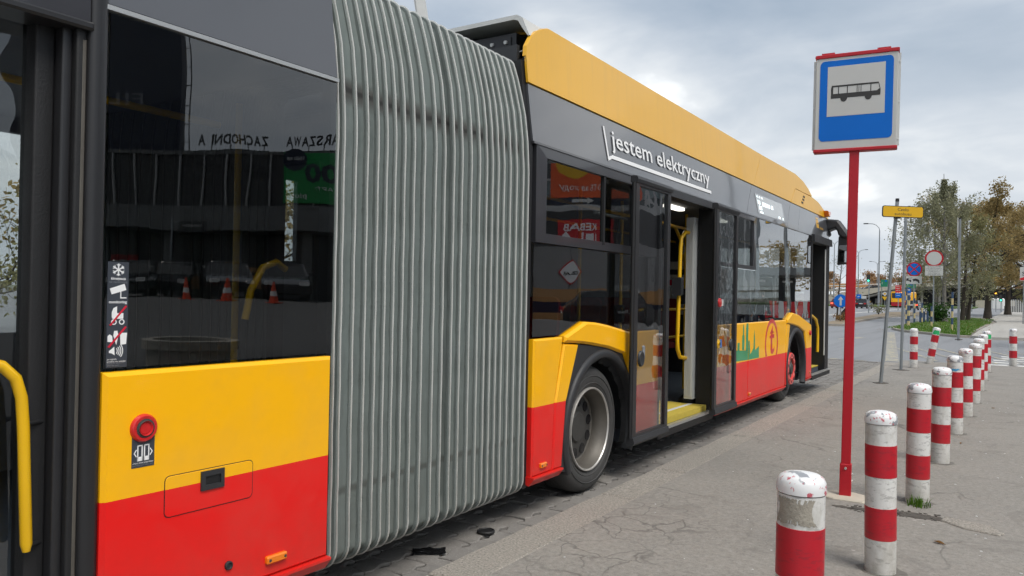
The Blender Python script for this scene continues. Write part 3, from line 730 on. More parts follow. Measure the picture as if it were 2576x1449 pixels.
# equipment box on the roof at the rear of the forward section
bx = part(MB().box(-4.9, -2.905, 4.45, 6.0, 2.90, 3.262), 'roof_box', 'box_black')
MB().box(-4.7, -2.945, 4.440, 4.45, 2.93, 3.235).build('box_panel', 'box_black', bx)
for x, z in [(-2.985, 3.20), (-3.10, 3.20), (-3.215, 3.20), (-3.33, 3.20), (-3.445, 3.20), (-2.985, 3.06), (-2.985, 2.96)]:
    MB().lathe([(.0, .012), (.013, .012), (.016, 0)], lambda p, q, r: (x+p, 4.440-r, z+q), 10).build('bolt', 'pale_alu', bx)
cv = MB(); pr = [(-4.9, 3.318), (-2.87, 3.318), (-2.835, 3.305), (-2.80, 3.25), (-2.755, 3.19), (-2.74, 3.19), (-2.77, 3.25), (-2.80, 3.32), (-2.845, 3.348), (-4.9, 3.352)]
for y in (4.36, 6.2): cv.v += [(x, y, z) for x, z in pr]
n = len(pr); cv.f = [[i, (i+1) % n, n+(i+1) % n, n+i] for i in range(n)]+[list(range(n)), list(range(n, 2*n))[::-1]]; cv.m = [0]*len(cv.f)
cv.build('roof_cover', 'pale_alu', bus)
bk = part(MB().box(-2.83, -2.745, 4.33, 4.345, 2.78, 3.03), 'bracket', 'rubber')
bb_ = MB()
for z in (2.84, 2.97): bb_.lathe([(.0, .02), (.014, .02), (.014, 0)], lambda p, q, r: (-2.79+p, 4.335-r, z+q), 8)
bb_.build('bolt', 'pale_alu', bk)
part(MB().tube([(-2.86, 4.40, 3.10), (-2.80, 4.40, 3.11), (-2.795, 4.39, 2.98)], .006, 6), 'cable_loop', 'white_paint')
# slogan
tl = FS(0, 2.50, .008); tt = FS(0, 2.80, .008); bz = Vector((tt[0]-tl[0], 0, .30)).normalized()
TF = lambda y, z: frame((tl[0]+(z-2.5)*(tt[0]-tl[0])/.30, y, z), (0, 1, 0), bz, (1, 0, 0))
text('jestem elektryczny', TF(5.525, 2.628), 2.36, .150, 'lettering_white', bus, 'slogan', .004, bold=.006)
mb = MB()
f0 = TF(0, 2.5)
mb.prism([(5.392, .278), (5.415, .278), (5.450, .040), (5.52, .062), (7.90, .070), (7.90, .038), (5.50, .030), (5.432, .005)], lambda a, b, c: f0(a, b, c), 0, .003)
mb.build('slogan_bracket', 'lettering_white', bus)
# ---- middle door: two leaves swung out along the body, opening between them
def leaf(y0, y1, name):
    z0, z1 = .245, 2.42; c0, c1 = .085, .125
    o, i = rect(y0, y1, z0+.06, z1-.05), rect(y0+.068, y1-.066, z0+.085, z1-.075)
    d = part(MB(), name, 'gasket') if 0 else ringframe(o, i, FS, c0, c1, name, 'gasket')
    mb = MB(); pr = [(.075, z1-.055), (.135, z1-.055), (.142, z1-.03), (.130, z1-.004), (.10, z1), (.075, z1-.004)]
    for y in (y0-.004, y1+.012): mb.v += [FS(y, z, c) for c, z in pr]
    n = len(pr); mb.f = [[k, (k+1) % n, n+(k+1) % n, n+k] for k in range(n)]+[list(range(n)), list(range(n, 2*n))[::-1]]; mb.m = [0]*len(mb.f); mb.build('top_seal', 'charcoal_plastic', d, 40)
    mb = MB(); pr = [(.075, z0), (.13, z0), (.145, z0+.02), (.135, z0+.062), (.075, z0+.075)]
    for y in (y0-.004, y1+.004): mb.v += [FS(y, z, c) for c, z in pr]
    n = len(pr); mb.f = [[k, (k+1) % n, n+(k+1) % n, n+k] for k in range(n)]+[list(range(n)), list(range(n, 2*n))[::-1]]; mb.m = [0]*len(mb.f); mb.build('bottom_seal', 'charcoal_plastic', d, 40)
    part(MB().prism(rect(y0+.06, y1-.06, z0+.08, z1-.07), FS, .102, .110), 'door_glass', 'door_glass', d)
    for k, yy in ((0, y0), (1, y1)):
        part(MB().tube([FS(yy, z0+.06, .105), FS(yy, z1-.055, .105)], .017, 8), 'edge_seal', 'rubber', d, 60)
    return d
def lock(d, y, z, c=.11):
    l = part(MB().lathe([(.0, .010), (.030, .012), (.045, .020), (.052, .012), (.053, 0)], lambda p, q, r: FS(y+p, z+q*1.25, c+r), 28), 'door_lock', 'charcoal_plastic', d, 40)
dl = leaf(5.69, 6.435, 'door_leaf'); lock(dl, 5.855, .935); MB().rbox(5.885, 5.93, .93, 1.04, .111, .122, FS, .012, .004).build('sensor', 'lettering_grey', dl)
dr = leaf(7.70, 8.435, 'door_leaf'); lock(dr, 8.266, .939)
btn = MB().lathe([(.0, .018), (.020, .018), (.024, .012), (.045, .012), (.048, 0)], lambda p, q, r: FS(7.862+p, 1.395+q, .111+r), 24).build('open_button', 'button_red', dr, 40)
MB().rbox(7.915, 7.985, 1.36, 1.43, .111, .114, FS, .006).build('sticker', 'sign_white', dr)
MB().lathe([(.0, .014), (.02, .014), (.021, .006), (.044, .006), (.046, 0)], lambda p, q, r: FS(7.852+p, .968+q, .111+r), 24).build('ramp_button', 'handrail_yellow', dr, 40)
MB().rbox(7.90, 7.955, .925, 1.01, .111, .114, FS, .004).build('sticker', 'button_blue', dr)
MB().lathe([(.0, .0235), (.017, .0235)], lambda p, q, r: FS(7.852+p, .968+q, .111+r-.006), 16).build('button_core', 'charcoal_plastic', dr)
part(MB().box(6.44, 7.93, 2.375, 2.445, -.10, .02, FS), 'door_header', 'charcoal_plastic')
part(MB().box(6.44, 7.93, .175, .235, -.06, .035, FS), 'door_sill', 'rubber')
part(MB().box(6.44, 7.93, .236, .262, -.012, .030, FS), 'sill_trim', 'aluminium')
part(MB().box(6.44, 6.50, .24, 2.38, -.12, .02, FS), 'door_jamb', 'rubber')
part(MB().box(7.90, 8.06, .24, 2.40, -.14, .02, FS), 'door_jamb', 'rubber')
mat_ = part(MB().box(-3.35, -2.678, 6.52, 7.88, .262, .318), 'entrance_mat', 'mat_yellow')
MB().box(-2.86, -2.82, 6.55, 7.86, .318, .321).build('mat_strip', 'light_panel', mat_)
cb = part(MB().box(-2.905, -2.815, 7.83, 8.10, .37, 2.29), 'door_column', 'light_panel')
rb = MB()
for k in range(6): rb.box(-2.90+.013*k, -2.893+.013*k, 7.820, 7.83, .40, 2.27)
rb.build('column_rib', 'light_panel', cb)['kind'] = 'stuff'
part(MB().lathe([(.10, 0), (.10, .05), (.06, .09), (.0, .09)], lambda p, q, r: (-2.92+p, 8.0+q, .30+r), 20), 'door_motor', 'rubber')
part(MB().tube([(-2.88, 7.83, 2.13), (-2.89, 7.74, 2.125), (-2.9, 7.665, 2.06), (-2.9, 7.645, 1.95), (-2.9, 7.60, 1.0), (-2.9, 7.615, .90), (-2.9, 7.68, .82), (-2.89, 7.83, .80)], .021, 10), 'handrail', 'handrail_yellow', None, 60)
# right of the middle door
part(MB().prism([(8.07, .24), (9.203, .24), (9.214, 1.152), (8.07, 1.152)], FS, -.02, RZ, .010), 'side_panel', 'bus_livery')
part(MB().prism([(9.212, .24), (10.995, .24), (11.03, .90), (11.05, 1.152), (9.223, 1.152)], FS, -.02, RZ, .010), 'side_panel', 'bus_livery')
skirt(FS, 8.07, 9.203); skirt(FS, 9.208, 11.0); marker(FS, 9.27, .30, .075, .036)
part(MB().prism(rect(8.07, 9.575, 1.164, 1.785), FS, -.006, 0.), 'window_pane', 'bus_glass')
uf2 = ringframe(rect(8.07, 9.582, 1.795, 2.448), rect(8.15, 9.462, 1.838, 2.392), FS, -.04, .006, 'window_frame', 'dark_grey_paint')
part(MB().box(8.15, 9.462, 1.838, 2.392, -.022, -.016, FS), 'window_pane', 'bus_glass', uf2)
MB().box(9.41, 9.43, 2.0, 2.08, -.016, .006, FS).build('catch', 'rubber', uf2)
part(MB().prism(rect(9.592, 11.136, 1.164, 2.444), FS, -.006, 0.), 'window_pane', 'bus_glass')
part(MB().prism([(11.144, 1.19), (11.354, 1.264), (11.75, 1.225), (12.2, 1.14), (12.56, 1.07), (12.70, 1.05), (12.70, 2.444), (11.144, 2.444)], FS, -.006, 0.), 'window_pane', 'bus_glass')
for y in (11.14, 11.80): part(MB().box(y-.06, y+.06, 1.16, 2.42, -.09, -.03, FS), 'window_pillar', 'interior_dark')
# forward wheel arch
part(MB().prism([(11.055, .24), (11.125, .24), (11.15, .70), (11.262, 1.086), (11.08, 1.098), (11.035, .9)], FS, -.02, RZ, .008), 'side_panel', 'bus_livery')
part(MB().prism([(11.06, 1.106), (11.06, 1.156), (11.354, 1.252), (11.75, 1.214), (12.2, 1.128), (12.56, 1.058), (12.60, .90), (12.61, .24), (12.25, .24), (12.24, .70), (12.12, .955), (11.75, 1.04), (11.45, 1.075), (11.27, 1.092)], FS, -.02, RZ+.014, .014), 'wheel_arch_flare', 'bus_livery')
arch(11.66, .43, .598, .535, 0, [(11.10, .205), (11.15, .70), (11.262, 1.088), (11.75, 1.045), (12.12, .96), (12.24, .72), (12.262, .205)], 0)
skirt(FS, 12.26, 12.62); marker(FS, 12.50, .31, .06, .04); part(MB().lathe([(.0, .02), (.035, .02), (.04, 0)], lambda p, q, r: FS(12.45+p, .93+q, .05+r), 20), 'open_button', 'button_red')
# skyline and emblem on the waist panel
def gpoly(p, name, mat, c=.0335):
    return part(MB().prism(p, FS, RZ-.001, c), name, mat)
mb = MB()
for p in ([(8.62, .725), (9.205, .712), (9.205, .80), (9.12, .83), (8.80, .84), (8.62, .86)], [(8.96, .84), (9.05, .838), (9.05, 1.0), (9.03, 1.02), (9.03, 1.10), (9.005, 1.145), (8.985, 1.10), (8.985, 1.02), (8.96, 1.0)],
          [(9.11, .83), (9.203, .80), (9.203, 1.145), (9.17, 1.148), (9.13, 1.148), (9.11, 1.08)], [(8.78, .84), (8.86, .84), (8.86, .93), (8.78, .93)],
          [(9.225, .712), (9.676, .712), (9.667, .854), (9.50, .81), (9.485, .99), (9.46, 1.06), (9.44, .97), (9.43, .84), (9.30, .77), (9.26, .94), (9.225, .94)]): mb.prism(p, FS, RZ-.001, RZ+.0015)
mb.build('skyline_graphic', 'skyline_green', bus)
a0 = math.degrees(math.asin((.703-.86)/.32)); a1 = math.degrees(math.asin((.703-.86)/.268))
mb = MB(); mb.prism(circ(10.27, .86, .32, 40, a0, 180-a0)+circ(10.27, .86, .268, 40, 180-a1, a1), FS, RZ-.001, RZ+.002)
mb.prism([(10.22, .97), (10.30, 1.02), (10.30, .98), (10.39, .98), (10.39, .93), (10.30, .93), (10.30, .80), (10.33, .775), (10.37, .79), (10.41, .82), (10.40, .76), (10.33, .72), (10.25, .73), (10.22, .78), (10.22, .93), (10.17, .93), (10.17, .965)], FS, RZ-.001, RZ+.002)
mb.prism([(10.17, .985), (10.33, 1.10), (10.31, 1.03), (10.39, 1.0)], FS, RZ-.001, RZ+.002)
mb.build('emblem', 'logo_red', bus)
# destination display
part(MB().prism([(9.70, 2.51), (11.02, 2.52), (10.96, 2.76), (9.63, 2.755)], FS, .0, .0075), 'display_window', 'display_pale')
dm = MB()
for y, z, w, h in [(9.70, 2.725, .05, .02), (9.80, 2.725, .05, .02), (9.90, 2.725, .07, .02), (9.72, 2.66, .025, .05), (9.77, 2.655, .06, .05), (9.93, 2.65, .05, .055), (10.0, 2.65, .05, .055), (10.07, 2.65, .05, .055), (10.14, 2.65, .02, .055), (10.18, 2.65, .05, .05), (10.25, 2.65, .05, .05), (10.36, 2.65, .09, .05), (9.76, 2.59, .05, .05), (9.83, 2.59, .06, .05), (9.79, 2.535, .13, .022), (10.70, 2.55, .10, .03), (10.92, 2.55, .04, .03)]:
    dm.box(y, y+w, z-h/2, z+h/2, .0076, .0086, FS)
dm.build('display_text', 'led_white', bus)['kind'] = 'stuff'
# operator's mark on the cove panel
mb = MB()
for y0, y1, z0, z1 in ((13.18, 13.24, 2.62, 2.75), (13.26, 13.36, 2.70, 2.75), (13.26, 13.36, 2.62, 2.685), (13.18, 13.36, 2.765, 2.785)): mb.prism(rect(y0, y1, z0, z1), FS, .004, .006)
mb.build('operator_mark', 'roof_yellow', bus)
text('mza', TF(13.40, 2.61), .26, .05, 'roof_yellow', bus, 'operator_name', .003)
# front door
part(MB().box(12.70, 12.78, .20, 2.46, -.10, .012, FS), 'door_jamb', 'rubber')
part(MB().box(12.72, 14.12, 2.36, 2.475, -.10, .05, FS), 'door_header', 'charcoal_plastic')
part(MB().box(12.74, 14.12, .175, .235, -.08, .035, FS), 'door_sill', 'rubber'); part(MB().box(12.74, 14.10, .236, .262, -.012, .030, FS), 'sill_trim', 'aluminium')
part(MB().box(-3.4, -2.765, 12.80, 14.0, .30, .325), 'entrance_mat', 'mat_yellow')
part(MB().box(13.86, 14.13, .24, 2.38, -.22, .0, FS), 'front_corner_post', 'rubber')
part(MB().tube([FS(13.86, .50, -.015), FS(13.86, 2.30, -.015)], .012, 6), 'edge_strip', 'pale_alu')
part(MB().tube([(-2.75, 12.95, 1.20), (-2.75, 13.25, 1.175), (-2.75, 13.55, 1.11), (-2.75, 13.70, .98), (-2.75, 13.72, .80), (-2.75, 13.71, .56)], .024, 10), 'handrail', 'handrail_yellow', None, 60)
am = MB()
for k in range(4): am.box(-3.32+.05*k, -3.295+.05*k, 14.02, 14.03, 1.24, 1.265)
am.build('dashboard_lamp', 'amber_glow', bus)
# nose: windscreen frame, lower front
nose = MB()
nose.box(-5.16, -2.72, 14.05, 14.2, .2, 1.15); nose.box(-5.16, -2.78, 14.05, 14.18, 2.36, 2.86); nose.box(-5.16, -5.0, 14.05, 14.2, 1.15, 2.36); nose.box(-2.82, -2.70, 14.06, 14.2, 1.15, 2.36)
part(nose, 'front_panel', 'dark_grey_paint'); part(MB().box(-5.0, -2.82, 14.15, 14.156, 1.15, 2.36), 'windscreen', 'clear_glass')
# mirror on its drooping arm
ma = MB(); ma.prism([(-2.84, 2.71), (-2.79, 2.80), (-2.70, 2.84), (-2.525, 2.822), (-2.44, 2.70), (-2.36, 2.585), (-2.33, 2.50), (-2.44, 2.50), (-2.515, 2.56), (-2.535, 2.63), (-2.57, 2.675), (-2.63, 2.66), (-2.74, 2.61), (-2.83, 2.62)], lambda a, b, c: (a, 14.2-c, b), -.14, .14, .03)
arm = part(ma, 'mirror_arm', 'charcoal_plastic', None, 30)
text('5883', frame((-2.815, 14.058, 2.69), (.32, 0, -.95), (.95, 0, .32), (0, -1, 0)), .17, .075, 'handrail_yellow', arm, 'fleet_number', .004, bold=.01) if 0 else text('5883', frame((-2.825, 14.058, 2.735), (.62, 0, -.42), (.30, 0, .95), (0, -1, 0)), .17, .085, 'handrail_yellow', arm, 'fleet_number', .004, bold=.01)
part(MB().lathe([(.0, .05), (.05, .05), (.055, .03), (.055, -.05), (.0, -.05)], lambda p, q, r: (-2.70+p, 14.15-r, 2.585+q), 16), 'camera', 'black_gloss', arm, 40)
mh_ = part(MB().prism([(-2.535, 2.05), (-2.30, 2.08), (-2.29, 2.50), (-2.33, 2.56), (-2.50, 2.57), (-2.52, 2.52)], lambda a, b, c: (a, 14.2-c, b), -.10, .08, .02), 'mirror', 'charcoal_plastic', None, 30)
mm, t_, o_ = nodes('mirror_glass'); prin(t_, o_, (.8, .8, .8), .02, 1.)
MB().rbox(-2.505, -2.325, 2.09, 2.385, .081, .085, lambda a, b, c: (a, 14.2-c, b), .02).build('mirror_glass', 'mirror_glass', mh_)
# ---- rear section (bent about a degree at the joint)
part(MB().prism(rect(1.450, 2.487, .24, 1.148), RS, -.02, RZ, .014), 'side_panel', 'bus_livery')
skirt(RS, 1.450, 2.487)
hatch = part(MB().rbox(1.682, 2.064, .598, .748, RZ-.001, RZ+.0030, RS, .018, .001), 'access_hatch', 'bus_livery')
mb = MB(); po = rrect(1.679, 2.067, .595, .751, .020, 3); pi_ = rrect(1.682, 2.064, .598, .748, .018, 3)
for k in range(len(po)): l = (k+1) % len(po); mb.prism([po[k], po[l], pi_[l], pi_[k]], RS, RZ-.001, RZ+.0012)
mb.build('hatch_gap', 'rubber', hatch)
hd = ringframe(rect(1.826, 1.928, .668, .742), rect(1.845, 1.912, .688, .722), RS, RZ-.002, RZ+.010, 'hatch_handle', 'charcoal_plastic', hatch)
MB().box(1.845, 1.912, .688, .722, RZ-.002, RZ+.0035, RS).build('grip_recess', 'rubber', hatch)
part(MB().lathe([(.0, .004), (.010, .004), (.013, .010), (.017, .008), (.018, 0)], lambda p, q, r: RS(1.960+p, .346+q, RZ+r), 20), 'key_lock', 'charcoal_plastic', None, 40)
marker(RS, 2.19, .315, .105, .034)
bt_ = part(MB().lathe([(.0, .010), (.022, .012), (.026, .020), (.030, .012), (.034, .014), (.044, .014), (.050, .006), (.051, 0)], lambda p, q, r: RS(1.594+p, .942+q, RZ+r), 32), 'open_button', 'button_red', None, 40)
MB().lathe([(.0265, .0205), (.029, .016), (.0335, .0155), (.034, .0145)], lambda p, q, r: RS(1.594+p, .942+q, RZ+r), 28).build('button_ring', 'rim_dark', bt_, 40)
MB().lathe([(.0, .0135), (.02, .0138)], lambda p, q, r: RS(1.594+p, .942+q, RZ+r), 20).build('button_core', 'button_red', bt_)
st = part(MB().prism(rect(1.552, 1.637, .802, .92), RS, RZ-.001, RZ+.0012), 'door_button_sticker', 'sticker_grey')
mb = MB()
for a in (1.572, 1.597):
    mb.prism(rect(a, a+.004, .825, .882), RS, RZ, RZ+.002); mb.prism(rect(a+.016, a+.020, .825, .882), RS, RZ, RZ+.002); mb.prism(rect(a, a+.020, .878, .882), RS, RZ, RZ+.002); mb.prism(rect(a, a+.020, .825, .840), RS, RZ, RZ+.002)
for s_, a in ((-1, 1.568), (1, 1.621)):
    mb.prism([(a, .868), (a+s_*.009, .854), (a, .840), (a-s_*.002, .843), (a+s_*.005, .854), (a-s_*.002, .865)], RS, RZ, RZ+.002)
mb.build('door_symbol', 'lettering_white', st)
RF = lambda y, z, c=RZ: frame(RS(y, z, c), (KR, 1, 0), (0, 0, 1), (1, 0, 0))
text('otworz drzwi przyciskiem', RF(1.555, .816), .078, .006, 'lettering_white', st, 'sticker_text', .0018)
text('push button to open door', RF(1.555, .808), .078, .005, 'lettering_grey', st, 'sticker_text', .0018)
part(MB().prism(rect(1.462, 2.512, 1.160, 2.405), RS, -.006, 0.), 'window_pane', 'bus_glass')
part(MB().box(1.40, 2.512, 2.407, 2.424, -.02, .014, RS), 'drip_rail', 'aluminium')
part(sheet(RS, -3.0, 2.512, [2.43, 2.52, 2.63, 2.74, 2.85, 2.96, 3.05, 3.2], .004), 'cove_panel', 'grey_paint', None, 30)
part(sheet(RS, 2.487, 2.525, [.17, .8, 1.6, 2.42, 2.63, 2.85, 3.0], -.012, None, .06), 'end_frame', 'rubber')
# stickers inside the rear window
ws = part(MB().prism([(1.470, 1.158+.005), (1.545, 1.158+.005), (1.545, 1.535), (1.470, 1.535)], RS, .0, .0012), 'window_sticker', 'sticker_grey')
SC = .0024
mb = MB(); cy_, cz_ = 1.5075, 1.507
for k in range(6):
    a = R(60*k+30); d = Vector((math.cos(a), math.sin(a))); n_ = Vector((-d.y, d.x))*.0022
    p0, p1 = Vector((cy_, cz_)), Vector((cy_, cz_))+d*.022
    mb.prism([tuple(p0-n_), tuple(p1-n_), tuple(p1+n_), tuple(p0+n_)], RS, .001, SC)
    for s_ in (-1, 1):
        m_ = p0+d*.013; e_ = m_+(d*.7+Vector((-d.y, d.x))*s_*.7)*.009; mb.prism([tuple(m_-n_*.8), tuple(e_-n_*.8), tuple(e_+n_*.8), tuple(m_+n_*.8)], RS, .001, SC)
mb.build('snowflake_symbol', 'lettering_white', ws); mb = MB()
mb.prism([(1.478, 1.440), (1.530, 1.458), (1.537, 1.436), (1.485, 1.420)], RS, .001, SC)              # camera
mb.prism([(1.516, 1.430), (1.519, 1.430), (1.519, 1.410), (1.538, 1.410), (1.538, 1.406), (1.516, 1.406)], RS, .001, SC)
mb.build('camera_symbol', 'lettering_white', ws); mb = MB()
mb.prism([(1.487, 1.340), (1.487, 1.358), (1.493, 1.372), (1.505, 1.378), (1.505, 1.354), (1.528, 1.354), (1.528, 1.334), (1.490, 1.334)], RS, .001, SC)   # pram
for yy in (1.495, 1.523): 
    o_, i_ = circ(yy, 1.323, .010, 14), circ(yy, 1.323, .0065, 14)
    for k in range(14): mb.prism([o_[k], o_[(k+1) % 14], i_[(k+1) % 14], i_[k]], RS, .001, SC)
mb.build('pram_symbol', 'lettering_white', ws); mb = MB()
mb.prism([(1.520, 1.242), (1.540, 1.244), (1.543, 1.284), (1.518, 1.284)], RS, .001, SC)              # cup, cone, bun
mb.prism([(1.505, 1.242), (1.512, 1.275), (1.508, 1.292), (1.497, 1.292), (1.494, 1.275)], RS, .001, SC)
mb.prism([(1.474, 1.254), (1.492, 1.252), (1.490, 1.274), (1.481, 1.280), (1.474, 1.274)], RS, .001, SC)
mb.build('food_symbol', 'lettering_white', ws); mb = MB()
mb.prism([(1.480, 1.222), (1.489, 1.228), (1.498, 1.236), (1.500, 1.206), (1.490, 1.213), (1.480, 1.215)], RS, .001, SC)   # horn
for k in range(4):
    o_ = circ(1.494, 1.221, .014+.0065*k, 8, -38, 38); i_ = circ(1.494, 1.221, .0165+.0065*k, 8, -38, 38); mb.prism(o_+i_[::-1], RS, .001, SC)
mb.build('horn_symbol', 'lettering_white', ws)
mb = MB(); mb.prism([(1.478, 1.312), (1.484, 1.310), (1.541, 1.378), (1.535, 1.381)], RS, .002, .0032); mb.prism([(1.474, 1.236), (1.480, 1.233), (1.541, 1.304), (1.535, 1.307)], RS, .002, .0032); mb.build('prohibition_bar', 'sticker_red', ws)
text('klimatyzacja', RF(1.482, 1.472, 0), .052, .009, 'lettering_white', ws, 'sticker_text', .002, bold=.02)
text('air conditioning', RF(1.476, 1.461, 0), .064, .007, 'lettering_grey', ws, 'sticker_text', .002)
text('monitoring', RF(1.476, 1.389, 0), .064, .010, 'lettering_white', ws, 'sticker_text', .002, bold=.02)
text('po sygnale\nprosimy nie wsiadac', RF(1.474, 1.190, 0), .066, .006, 'lettering_white', ws, 'sticker_text', .002)
text('please do not enter\nafter the tone', RF(1.474, 1.176, 0), .060, .006, 'lettering_grey', ws, 'sticker_text', .002)
# rear door: gasketed frame, jambs, dark leaf behind and a grab bar
def col(y0, y1, c0, c1, z0, z1, mat, name='door_jamb', r=.008): return part(MB().prism(rrect(y0, y1, c0, c1, min(r, (y1-y0)*.45, (c1-c0)*.45), 3), lambda a, b, h: RS(a, h, b), z0, z1), name, mat, None, 40)
col(1.386, 1.452, -.06, .020, .15, 2.44, 'gasket', 'door_gasket', .022)
col(1.352, 1.388, -.09, -.006, .15, 2.36, 'rubber'); col(1.372, 1.396, -.085, -.008, .15, 2.30, 'lettering_grey', 'edge_strip', .004) if 0 else None
part(MB().prism(rect(1.370, 1.386, .15, 2.285), RS, -.03, -.004, .004), 'edge_strip', 'rim')
col(1.318, 1.353, -.13, -.03, .15, 2.36, 'gasket'); col(1.255, 1.318, -.17, -.075, .15, 2.36, 'rubber')
part(sheet(RS, -1.0, 1.386, [2.335, 2.38, 2.425], .012, None, .10), 'door_header', 'dark_grey_paint')
hg = part(MB().prism(rect(-1.0, 1.40, 2.315, 2.345), RS, -.12, .02, .008), 'door_gasket', 'gasket')
part(MB().prism(rect(.2, 1.30, .22, 2.33), RS, -.14, -.134), 'door_glass', 'door_glass')
part(MB().box(-.9, 1.40, .15, .235, -.12, .02, RS), 'door_sill', 'rubber')
gb = part(MB().tube([RS(1.02, 1.212, -.05), RS(1.10, 1.210, -.05), RS(1.165, 1.188, -.05), RS(1.207, 1.145, -.05), RS(1.226, 1.08, -.05), RS(1.234, .98, -.05), RS(1.250, .60, -.05), RS(1.251, .574, -.05)], [.0185]*7+[.012], 12), 'grab_bar', 'handrail_yellow', None, 60)
for z in (.992, .588): MB().tube([RS(1.235+(.992-z)*.04, z, -.05), RS(1.31, z-.003, -.085)], .009, 8).build('bar_bracket', 'rubber', gb, 60)
part(MB().rbox(1.97, 2.12, 2.745, 2.80, .0, .06, RS, .02, .015), 'door_camera', 'black_plastic')
# ---- bellows: ribs with pleated fabric between them
bel = part(MB().box(-5.0, -2.95, 2.56, 4.24, .24, .30), 'bellows', 'interior_dark')
PR = []
for i in range(7): a = R(-90+90*i/6); PR.append((-.11+.11*math.cos(a), .235+.105*math.sin(a)))
PR = [(-1.2, .13), (-.4, .13)]+PR+[(0, .32+.115*q_) for q_ in range(17)]+[(-.0, 2.25), (-.012, 2.45), (-.035, 2.62), (-.065, 2.75), (-.098, 2.87), (-.125, 2.95)]
for i in range(1, 6): a = R(15+75*i/5); PR.append((-.245+.125*math.cos(a), 2.935+.095*math.sin(a)))
PR += [(-.6, 3.04), (-1.275, 3.05)]
PR[0] = (-1.275, .13)
PR = PR+[(-2.55-x, z) for x, z in PR[::-1][1:]]
def bx_(y): return -2.624+(y-2.487)*(-.036/1.803)
WOB = {}
def ringpts(y, d, i=0, bulge=0.):
    """outline of the bellows at y, drawn in by depth d"""
    out = []; n = len(PR)
    for i, (x, z) in enumerate(PR):
        a = Vector(PR[max(i-1, 0)]); b = Vector(PR[min(i+1, n-1)]); t_ = (b-a).normalized(); nn = Vector((t_.y, -t_.x))
        ph = i*1.7; e_ = .0022*math.sin(z*1.4+ph); sg = bulge*(.45*math.sin(z*3.1+ph*1.9)+.35*math.sin(z*7.7+ph)-.3*math.sin(z*1.3+ph*.7))
        q_ = d+e_*.6+sg; out.append((bx_(y)+x-nn.x*q_, y+e_*1.3, z-nn.y*q_))
    return out
RY = [2.530, 2.572, 2.652, 2.733, 2.808, 2.874, 2.940, 3.012, 3.090, 3.176, 3.274, 3.356, 3.441, 3.520, 3.612, 3.697, 3.772, 3.835, 3.900, 3.966, 4.040, 4.115, 4.195, 4.258]
def loft(rings):
    mb = MB(); n = len(rings[0])
    for r in rings: mb.v += r
    for k in range(len(rings)-1):
        for i in range(n-1): mb.f.append([k*n+i, k*n+i+1, (k+1)*n+i+1, (k+1)*n+i]); mb.m.append(0)
    return mb
for i, y in enumerate(RY):
    dd = [(.010, -.002), (.001, -.002), (-.001, -.0012), (-.001, .0016), (.001, .0024), (.010, .0024)]
    rib = loft([ringpts(y+b, a, i) for a, b in dd]).build('rib', 'rib_alu', bel, 35)
    loft([ringpts(y+b, a, i) for a, b in [(.026, -.013), (.009, -.011), (.006, -.002), (.006, .004), (.010, .005), (.022, .006)]]).build('rib_flange', 'flange_grey', bel, 35)
    if i+1 < len(RY):
        y2 = RY[i+1]; w = y2-y; dp = random.uniform(.018, .030) if i != 11 else .06
        prof = [(.012, .006), (.010, .10*w), (dp*.62, .24*w), (dp*.92, .40*w), (dp, .5*w), (dp*1.02, .62*w), (dp*.98, .76*w), (min(.022, dp*.9), .9*w), (min(.020, dp*.85), w-.012)]
        loft([ringpts(y+b, a, i+b/w, .007*math.sin(math.pi*min(1, max(0, b/w)))) for a, b in prof]).build('fold', 'bellows_fabric', bel, 60)
# rivets along the ribs
rv = MB()
for y in RY[1:]:
    for k in range(18):
        z = .32+k*.118
        if z > 2.35: break
        x = bx_(y)-.014
        rv.add([(x, y-.0138, z-.004), (x+.004, y-.0136, z), (x, y-.0138, z+.004), (x-.004, y-.014, z), (x, y-.0165, z)], [(0, 1, 4), (1, 2, 4), (2, 3, 4), (3, 0, 4)])
rv.build('rivet', 'flange_grey', bel)['kind'] = 'stuff'
# ---- interior and far side
def inner(y0, y1, wins, f):
    mb = MB(); X = -5.20
    mb.box(X, X+.05, y0, y1, .2, 1.15); mb.box(X, X+.05, y0, y1, 2.38, 2.95); mb.box(-5.2, -2.78, y0, y1, 2.86, 2.90)
    ed = [y0]+[q for w in wins for q in w]+[y1]
    for k in range(0, len(ed), 2):
        if ed[k+1]-ed[k] > .01: mb.box(X, X+.05, ed[k], ed[k+1], 1.15, 2.38)
    if y0 > 4: mb.box(X, X+.05, 4.32, 4.50, 1.15, 1.69)
    part(mb, 'far_wall', 'interior_grey')
    for a, b in wins: part(MB().box(X+.02, X+.026, a, b, 1.15, 2.38), 'window_pane', 'clear_glass')
    part(MB().box(-5.14, -2.74, y0, y1, 2.47, 2.50), 'ceiling', 'interior_grey'); 
inner(-2.8, 2.5, [(.3, 1.7), (1.95, 2.45)], RS); inner(4.3, 14.05, [(4.32, 4.50), (12.7, 13.9)], FS)
fl_ = MB(); fl_.box(-5.14, -2.765, -2.8, 2.5, .20, .31); fl_.box(-5.14, -2.765, 4.3, 4.68, .20, .31); fl_.box(-5.14, -3.46, 4.68, 6.0, .20, .31); fl_.box(-5.14, -2.765, 6.0, 11.0, .20, .31); fl_.box(-5.14, -3.46, 11.0, 12.3, .20, .31); fl_.box(-5.14, -2.765, 12.3, 14.05, .20, .31)
part(fl_, 'floor', 'interior_floor')
iw = MB()
for a, b, f in ((1.46, 2.5, RS), (4.32, 4.70, FS), (5.97, 6.44, FS), (8.06, 11.05, FS), (12.28, 12.70, FS)): iw.box(a, b, .21, 1.14, -.06, -.03, f)
part(iw, 'inner_lining', 'interior_dark')
